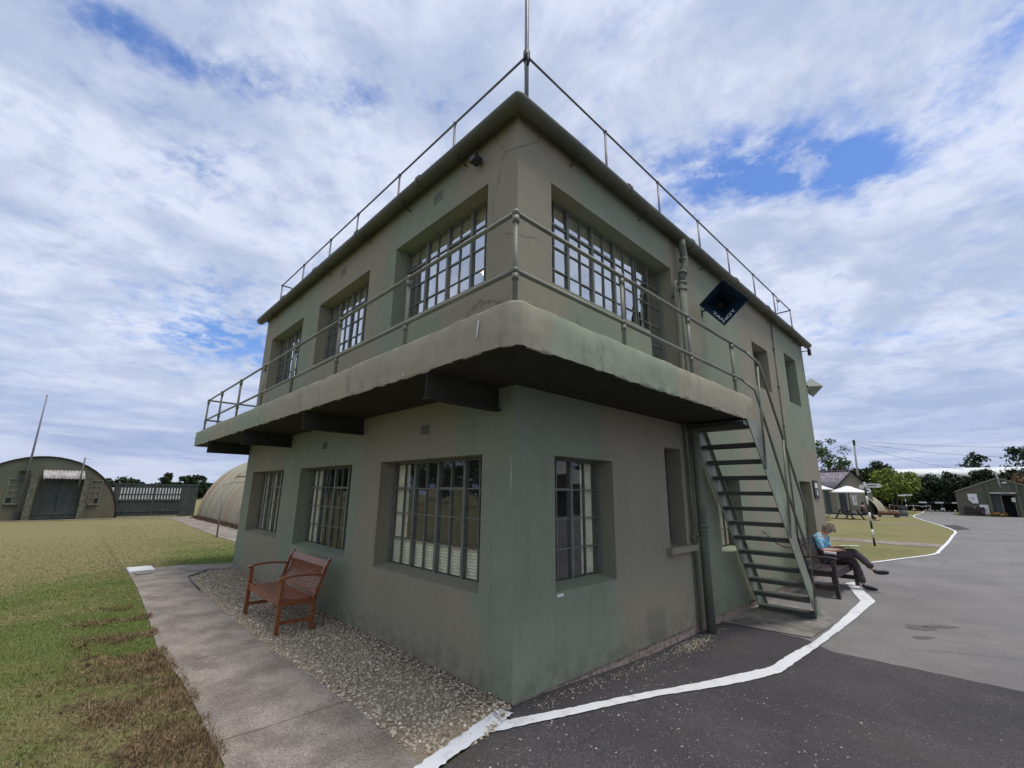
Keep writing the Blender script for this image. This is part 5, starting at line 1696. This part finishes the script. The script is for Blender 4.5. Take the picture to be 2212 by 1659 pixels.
t = thing('annex_hut', 'small pale green corrugated curved annex at the right end of the cafe hut', 'hut', (-6.9, 60.0, -.09), R(-90))
barrel(MB(), 2.15, 5, pitch=.3, amp=.03).xf(Matrix.Rotation(math.pi, 4, 'Z')).build('roof', M_hutrust, t)
half_disc(MB(), 2.1, -.1, 0).build('end_wall', hutcamo('annex_end_paint', 1.0), t)
MB().box(-.16, -.105, .9, 1.3, .75, 1.5).build('window', M_black, t)


def umbrella(loc, label, sc=1.0, grp='white parasols on the cafe lawn'):
    t = thing('parasol', label, 'parasol', loc, .3, grp)
    n = 8; V = [(0, 0, 2.62)]
    for rr3, z in ((.30, 2.56), (.36, 2.50), (1.32, 2.14), (1.32, 2.07)):
        for k in range(n):
            a = 2*math.pi*k/n
            V.append((rr3*math.cos(a)*sc, rr3*math.sin(a)*sc, z))
    F = [(0, 1+k, 1+(k+1) % n) for k in range(n)]
    for l in range(3):
        for k in range(n):
            F.append((1+l*n+k, 1+(l+1)*n+k, 1+(l+1)*n+(k+1) % n, 1+l*n+(k+1) % n))
    cm = MB(); cm.add(V, F); c = cm.build('canopy', M_white, t)
    so = c.modifiers.new('thick', 'SOLIDIFY'); so.thickness = .012
    MB().tube([(0, 0, .05), (0, 0, 2.6)], .024, 8).build('pole', M_dark, t)
    MB().tube([(0, 0, 0), (0, 0, .07)], .25, 16).build('base', M_dark, t)
    return t


def picnic(loc, rz, label):
    t = thing('picnic_table', label, 'picnic table', loc, rz, 'picnic tables on the cafe lawn')
    tp = MB()
    for i in range(5): tp.box(-.85, .85, -.36+i*.145, -.36+i*.145+.135, .72, .76)
    tp.build('table_top', M_dwood, t)
    for sy in (-1, 1):
        b_ = MB()
        for i in range(2): b_.box(-.85, .85, sy*.70-.14+i*.145, sy*.70-.14+i*.145+.13, .42, .455)
        b_.build('bench', M_dwood, t)
    for sx in (-.62, .62):
        for sy in (-1, 1):
            MB().bar((sx, sy*.72, 0), (sx, sy*.24, .72), .04, .10, (0, 1, 0)).build('leg', M_dwood, t)
        MB().box(sx-.05, sx-.01, -.80, .80, .34, .42).build('crossbar', M_dwood, t)
    return t


GZ = gz(0, 40)
picnic((-5.02, 42.6, GZ), R(132), 'wooden picnic table in clear view under the front white parasol')
umbrella((-4.85, 42.6, GZ), 'white parasol whole in view above the person in black')
picnic((-7.15, 40.2, GZ), R(125), 'wooden picnic table mostly hidden behind the far end of the tower')
umbrella((-7.05, 42.0, GZ+.22), 'white parasol mostly hidden behind the tower, only its right tip showing')
pst = thing('garden_post', 'short wooden post with ball top and little shelf beside the far tower corner', 'post', (-4.78, 33.7, GZ))
MB().tube([(0, 0, 0), (0, 0, .98)], .035, 8).ball((0, 0, 1.02), .06, 8).build('post', M_dwood, pst)
MB().box(-.05, .32, -.15, .15, .62, .68).bar((.02, 0, .35), (.28, 0, .62), .04, .04).box(-.05, .2, -.1, .1, .22, .27).build('shelf', M_dwood, pst)

# person in black sitting at the right-hand end of the picnic table
p2 = thing('person', 'person in black clothes sitting at the picnic table under the white parasol', 'person', (-4.05, 42.2, GZ))
q_ = [(0, 0, .50, .15), (-.02, .02, .70, .14), (.0, .04, .92, .16), (.03, .05, 1.04, .12), (.08, .05, 1.12, .055), (.12, .05, 1.22, .10), (.14, .05, 1.30, .07),
      (.0, -.14, 1.0, .07), (.10, -.24, .76, .055), (.36, -.18, .74, .045), (.44, -.16, .74, .04), (.0, .24, 1.0, .07), (.12, .32, .76, .055), (.38, .22, .74, .045), (.46, .20, .74, .04),
      (.05, -.1, .49, .10), (.48, -.14, .50, .08), (.78, -.16, .08, .055), (.95, -.17, .05, .045), (.05, .12, .49, .10), (.46, .14, .50, .08), (.56, .15, .07, .055), (.72, .15, .04, .045)]
eg = [(0, 1), (1, 2), (2, 3), (3, 4), (4, 5), (5, 6), (3, 7), (7, 8), (8, 9), (9, 10), (3, 11), (11, 12), (12, 13), (13, 14), (0, 15), (15, 16), (16, 17), (17, 18), (0, 19), (19, 20), (20, 21), (21, 22)]
skin('body', q_, eg, M_skin, p2)
cl_ = [(p[0], p[1], p[2], p[3]+.018) for p in q_]
keep = [0, 1, 2, 3, 7, 8, 9, 11, 12, 13, 15, 16, 17, 19, 20, 21]
mp = {k: i for i, k in enumerate(keep)}
skin('clothes', [cl_[k] for k in keep], [(mp[a], mp[b2]) for a, b2 in eg if a in mp and b2 in mp], M_black, p2)
MB().ball((.095, .05, 1.27), .115, 10, (1, .95, 1)).build('hair', M_dwood, p2)
for s_ in (17, 21):
    p = q_[s_]; MB().ball((p[0]+.09, p[1], p[2]-.02), .07, 8, (1.8, .75, .7)).build('shoe', M_black, p2)

# right-hand hut, gable towards us: local x along the gable wall, y into the building
hr_t = thing('messing_hut', 'dark green low gabled hut with white notices, porch and open doorway', 'hut', (.61, 64.4, GZ), R(-2.5))
M_hutg = hutcamo('gable_paint', 0.46, .5)
GW = 6.62
gp = [(0, 0), (GW, 0), (GW, 2.1), (GW-.15, 2.35), (GW/2, 3.72), (.15, 2.35), (0, 2.1)]
D0, D1 = 3.31, 4.13
# gable wall with a doorway left open
gm = MB()
gm.prism([(0, 0), (D0, 0), (D0, 2.08), (D1, 2.08), (D1, 0), (GW, 0), (GW, 2.1), (GW-.15, 2.35), (GW/2, 3.72), (.15, 2.35), (0, 2.1)], 1, 0, .2)
gm.box(0, .1, .2, 14, 0, 2.1).box(GW-.1, GW, .2, 14, 0, 2.1).box(0, GW, 13.9, 14, 0, 2.1)
gm.build('wall', M_hutg, hr_t)
MB().prism([(-.08, 2.28), (-.08, 2.36), (.10, 2.50), (GW/2, 3.86), (GW-.10, 2.50), (GW+.08, 2.36), (GW+.08, 2.28), (GW/2, 3.70)], 1, -.10, 14).build('roof', M_hutr, hr_t)
for xx in (2.36, 4.36): MB().box(xx, xx+.22, -.28, -.003, 0, 2.95).box(xx-.02, xx+.24, -.30, -.003, 2.95, 3.2).build('pier', M_hutw, hr_t)
MB().box(2.59, 4.355, -.55, -.004, 2.22, 2.38).build('porch_roof', M_sheet, hr_t)
MB().box(2.62, 3.20, -.03, -.004, .02, 2.18).build('side_board', M_hutd, hr_t)
dd = MB().box(D0-.08, D0-.002, -.04, .1, 0, 2.12).box(D1+.002, D1+.08, -.04, .1, 0, 2.12).box(D0-.08, D1+.08, -.041, .1, 2.085, 2.17).build('door_frame', M_frame, hr_t)
MB().box(D1-.04, D1-.0, .21, .9, .03, 2.05).build('door', M_dwood, hr_t)
MB().box(.2, 6.4, 3.0, 3.1, 0, 2.3).build('inner_partition', M_black, hr_t)
MB().box(3.95, 4.22, -.06, -.045, 1.45, 1.85).build('notice', M_white, hr_t)
MB().ball((3.72, -.06, 3.30), .13, 10, (1.5, .6, .55)).build('bulkhead_lamp', M_white, hr_t)
MB().tube([(3.40, -.22, 2.80), (3.36, -.24, 3.6), (3.31, -.22, 4.45)], .055, 8).build('stove_pipe', M_sheet, hr_t)
MB().tube([(2.9, -.56, 2.47), (3.0, -.56, 2.49), (4.0, -.56, 2.49)], .015, 5).build('porch_lettering', M_dark, hr_t)
for (x0, x1, z0, z1, lb) in ((.92, 1.60, 1.25, 2.20, 'upper white notice board with one corner cut away, on the wall of the right-hand hut'), (1.63, 2.27, .14, 1.13, 'lower white notice board with one corner cut away, leaning on the right-hand hut')):
    o_ = thing('notice_board', lb, 'notice', hr_t.location, hr_t.rotation_euler.z)
    MB().prism([(x0+.28, z0), (x1, z0), (x1, z1), (x0, z1), (x0, z0+.35)], 1, -.06, -.02).build('board', M_white, o_)
    cb = MB()
    for k in range(10):
        a_ = k*.63; cb.bar(((x0+x1)/2+.12*math.cos(a_), -.063, (z0+z1)/2+.13*math.sin(a_)), ((x0+x1)/2+.12*math.cos(a_+.63), -.063, (z0+z1)/2+.13*math.sin(a_+.63)), .02, .03)
    for k in range(3): cb.box((x0+x1)/2-.09, (x0+x1)/2+.09, -.064, -.061, (z0+z1)/2-.05+k*.045, (z0+z1)/2-.03+k*.045)
    cb.build('emblem', M_sheet, o_)
t = thing('park_bench', 'dark wooden bench against the right-hand hut under the notices', 'bench', tuple(hr_t.matrix_basis @ Vector((1.20, -.35, 0))), hr_t.rotation_euler.z)
MB().box(-.75, .75, -.25, .18, .42, .46).build('seat', M_dwood, t)
MB().box(-.75, .75, .18, .22, .50, .88).build('backrest', M_dwood, t)
for sx in (-.68, .68):
    for yy in (-.22, .16): MB().box(sx-.035, sx+.035, yy-.03, yy+.03, 0, .44 if yy < 0 else .88).build('leg', M_dwood, t)
    MB().box(sx-.04, sx+.04, -.25, .18, .62, .66).build('armrest', M_dwood, t)
t = tag(MB().ball(tuple(hr_t.matrix_basis @ Vector((1.25, -.10, .82))), .13, 8, (1.4, .6, .6)).build('lifebelt_sign', M_white), 'small white oval plaque above the bench of the right-hand hut', 'sign')
fl = thing('flower_bed', 'clump of yellow orange flowers beside the doorway of the right-hand hut', 'flowers', tuple(hr_t.matrix_basis @ Vector((2.75, -.75, 0))), hr_t.rotation_euler.z)
r_ = np.random.default_rng(5); n = 500
P = np.stack([r_.normal(0, .26, n), r_.normal(0, .12, n), np.abs(r_.normal(.16, .08, n))], 1)
def quads(P, s, r_):
    n = len(P); a = r_.normal(size=(n, 3)); a /= np.linalg.norm(a, axis=1)[:, None]; b_ = np.cross(a, r_.normal(size=(n, 3))); b_ /= np.linalg.norm(b_, axis=1)[:, None]
    return np.stack([P-a*s, P+b_*s, P+a*s, P-b_*s], 1).reshape(-1, 3), np.arange(n*4).reshape(-1, 4)
V, F = quads(P+np.array([0, 0, .07]), .035, r_); raw('blossom', V, F, simple('marigold', (.75, .32, .02), .6, bump=0, isl=.4), fl)
V, F = quads(P, .06, r_); raw('leaves', V, F, M_leaf_mid, fl)
MB().tube([(0, 0, 0), (0, 0, .16)], [.25, .32], 14).build('tub', M_dwood, fl)

# long pale hangar beyond the hedge
hg = thing('hangar', 'very long low pale building whose white roof shows above the hedge', 'hangar', (-16, 100, 0), R(4))
poly = [(0, 0), (0, 5.4)]+[(8*(1-math.cos(math.pi*j/16)), 5.4+1.35*math.sin(math.pi*j/16)) for j in range(1, 16)]+[(16, 5.4), (16, 0)]
M_hangar = simple('pale_sheeting', (.62, .63, .60), .7, .2, var=.08, scale=.5)
MB().prism(poly, 0, 0, 62).build('roof', M_hangar, hg)
wm = MB()
for k in range(24): wm.box(1+k*2.55, 2.2+k*2.55, -.06, -.002, 1.2, 2.6)
wm.build('window_band', M_black, hg)

# fingerpost signs
def fingerpost(loc, label, arms, h=2.15):
    t = thing('fingerpost', label, 'signpost', loc, 0, 'black and white striped fingerposts')
    n = 7
    for k in range(n):
        z0, z1 = h*k/n, h*(k+1)/n
        MB().tube([(0, 0, z0), (0, 0, z1)], .036, 10).build('black_band' if k % 2 == 0 else 'white_band', M_black if k % 2 == 0 else M_white, t)
    MB().ball((0, 0, h+.17), .04, 8).tube([(0, 0, h), (0, 0, h+.17)], .03, 8).build('cap', M_white, t)
    for (az, ln, z) in arms:
        a = R(az); dx_, dy_ = math.cos(a), math.sin(a)
        m1 = MB().prism([(0, -.075), (ln-.08, -.075), (ln, 0), (ln-.08, .075), (0, .075)], 1, -.012, .012)
        m1.xf(Matrix.Translation((0, 0, z)) @ Matrix.Rotation(a, 4, 'Z')); arm = m1.build('arm', M_white, t)
        l1 = MB()
        for k in range(9):
            x0 = .08+k*(ln-.25)/9
            l1.box(x0, x0+(ln-.25)/9*.62, -.0145, -.0125, -.025, .028)
        l1.xf(Matrix.Translation((0, 0, z)) @ Matrix.Rotation(a, 4, 'Z')); l1.build('lettering', M_black, arm)
    return t
fingerpost((-.275, 19.1, gz(0, 19)), 'near black and white striped post with a cream finger sign, standing on the lawn', [(8, .52, 2.20), (80, .5, 2.02), (150, .25, 2.16)], 2.12)
fingerpost((-3.06, 60.0, GZ), 'far striped post with cream arms both sides beside the grey bin', [(0, .62, 2.0), (178, .58, 1.96)], 1.85)

# electricity pole with wires
ep = thing('electricity_pole', 'leaning wooden electricity pole rising behind the cafe hut', 'pole', (-9.1, 74.5, 0))
MB().tube([(0, 0, 0), (.35, 0, 9.4)], .15, 10, r2=.10).build('pole', simple('pole_wood', (.30, .28, .25), .9), ep)
MB().box(.22, .48, -.12, .12, 8.6, 9.3).build('transformer', M_dark, ep)
wr = MB()
def wire(mb, a, b2, sag):
    pts = []
    for k in range(13):
        f = k/12; p = Vector(a).lerp(Vector(b2), f); p.z -= sag*4*f*(1-f); pts.append(p)
    mb.tube(pts, .016, 4)
wire(wr, (.34, 0, 9.2), (42, 9, 9.0), 1.6); wire(wr, (.34, 0, 9.0), (22, 10, 6.6), .8); wire(wr, (.34, 0, 8.7), (10.5, 5, 5.2), .35); wire(wr, (.34, 0, 9.2), (-9, -3, 7.0), .5)
wr.build('wire', M_dark, ep)
MB().tube([(.1, 0, 5.0), (2.3, 1.5, 0)], .014, 4).build('stay', M_dark, ep)

# bin, trough, barrier, rope fence
t = thing('litter_bin', 'round grey litter bin with a dark top on the lawn path', 'bin', (-2.85, 54.6, GZ))
MB().tube([(0, 0, 0), (0, 0, .62)], .33, 16).build('drum', simple('grey_bin', (.12, .13, .12), .6), t)
MB().tube([(0, 0, .62), (0, 0, .80)], .35, 16).build('lid', M_black, t)
t = thing('wooden_trough', 'low brown wooden trough planter on short legs standing on the lawn', 'planter', (-3.45, 50.6, GZ), R(28))
MB().tube([(-.8, 0, .36), (.7, 0, .36)], .19, 10).build('trough', simple('brown_log', (.16, .08, .05), .8, var=.3), t)
for xx in (-.72, .45, .62): MB().bar((xx, .15, 0), (xx, .12, .3), .08, .08).bar((xx, -.15, 0), (xx, -.12, .3), .08, .08).build('leg', M_dwood, t)
V, F = quads(np.stack([r_.uniform(-.1, .65, 120), r_.normal(0, .1, 120), .55+.06*r_.random(120)], 1), .05, r_)
raw('flowers', V, F, simple('pink_flowers', (.55, .42, .38), .7, bump=0, isl=.6), t)
t = thing('road_barrier', 'long white and black barrier arm across the far road', 'barrier', (-3.15, 74.0, 0))
for k in range(7):
    MB().box(k*.75, k*.75+.75, -.05, .05, 1.00, 1.17).build('white_band' if k % 2 == 0 else 'black_band', M_white if k % 2 == 0 else M_black, t)
MB().box(2.0, 2.16, -.08, .08, 0, .998).build('post', M_dark, t)
MB().box(1.9, 2.26, -.12, .12, .25, .45).build('lamp', M_white, t)
MB().bar((3.6, 0, .95), (4.6, 0, .15), .06, .06).build('stay', M_sheet, t)
t = thing('rope_fence', 'low white chain fence on short posts along the far lawn edge', 'fence', (-3.4, 70, GZ))
for xx in (-2.2, 0, 1.5): MB().tube([(xx, 0, 0), (xx, 0, .9)], .035, 6).build('post', M_sheet, t)
f_ = MB(); f_.tube([(-2.2, 0, .85), (-1.1, 0, .68), (0, 0, .85), (.75, 0, .74), (1.5, 0, .85)], .02, 5); f_.build('rope', M_white, t)
# worn oil stains on the tarmac
m, g, b = newmat('oil_stain', .8, .3)
g.put(b.inputs['Base Color'], g.mix(g.noise(g.obj(), 8, 5, .6), (.085, .075, .07), (.14, .125, .12)))
def blob(cx, cy, rx, ry, rz, seed):
    rb = random.Random(seed); n = 26; pts = []
    ph = [rb.uniform(0, 6.28) for _ in range(3)]
    for k in range(n):
        a = 2*math.pi*k/n; rr4 = 1+.16*math.sin(2*a+ph[0])+.10*math.sin(3*a+ph[1])+.06*math.sin(5*a+ph[2])
        x, y = rx*rr4*math.cos(a), ry*rr4*math.sin(a)
        pts.append((cx+x*math.cos(rz)-y*math.sin(rz), cy+x*math.sin(rz)+y*math.cos(rz)))
    patch('road_stain', pts, .0125, m)
blob(1.98, 6.05, .12, .20, -.5, 1); blob(2.18, 6.35, .07, .24, -.7, 2); blob(2.06, 5.48, .05, .16, -.6, 3)
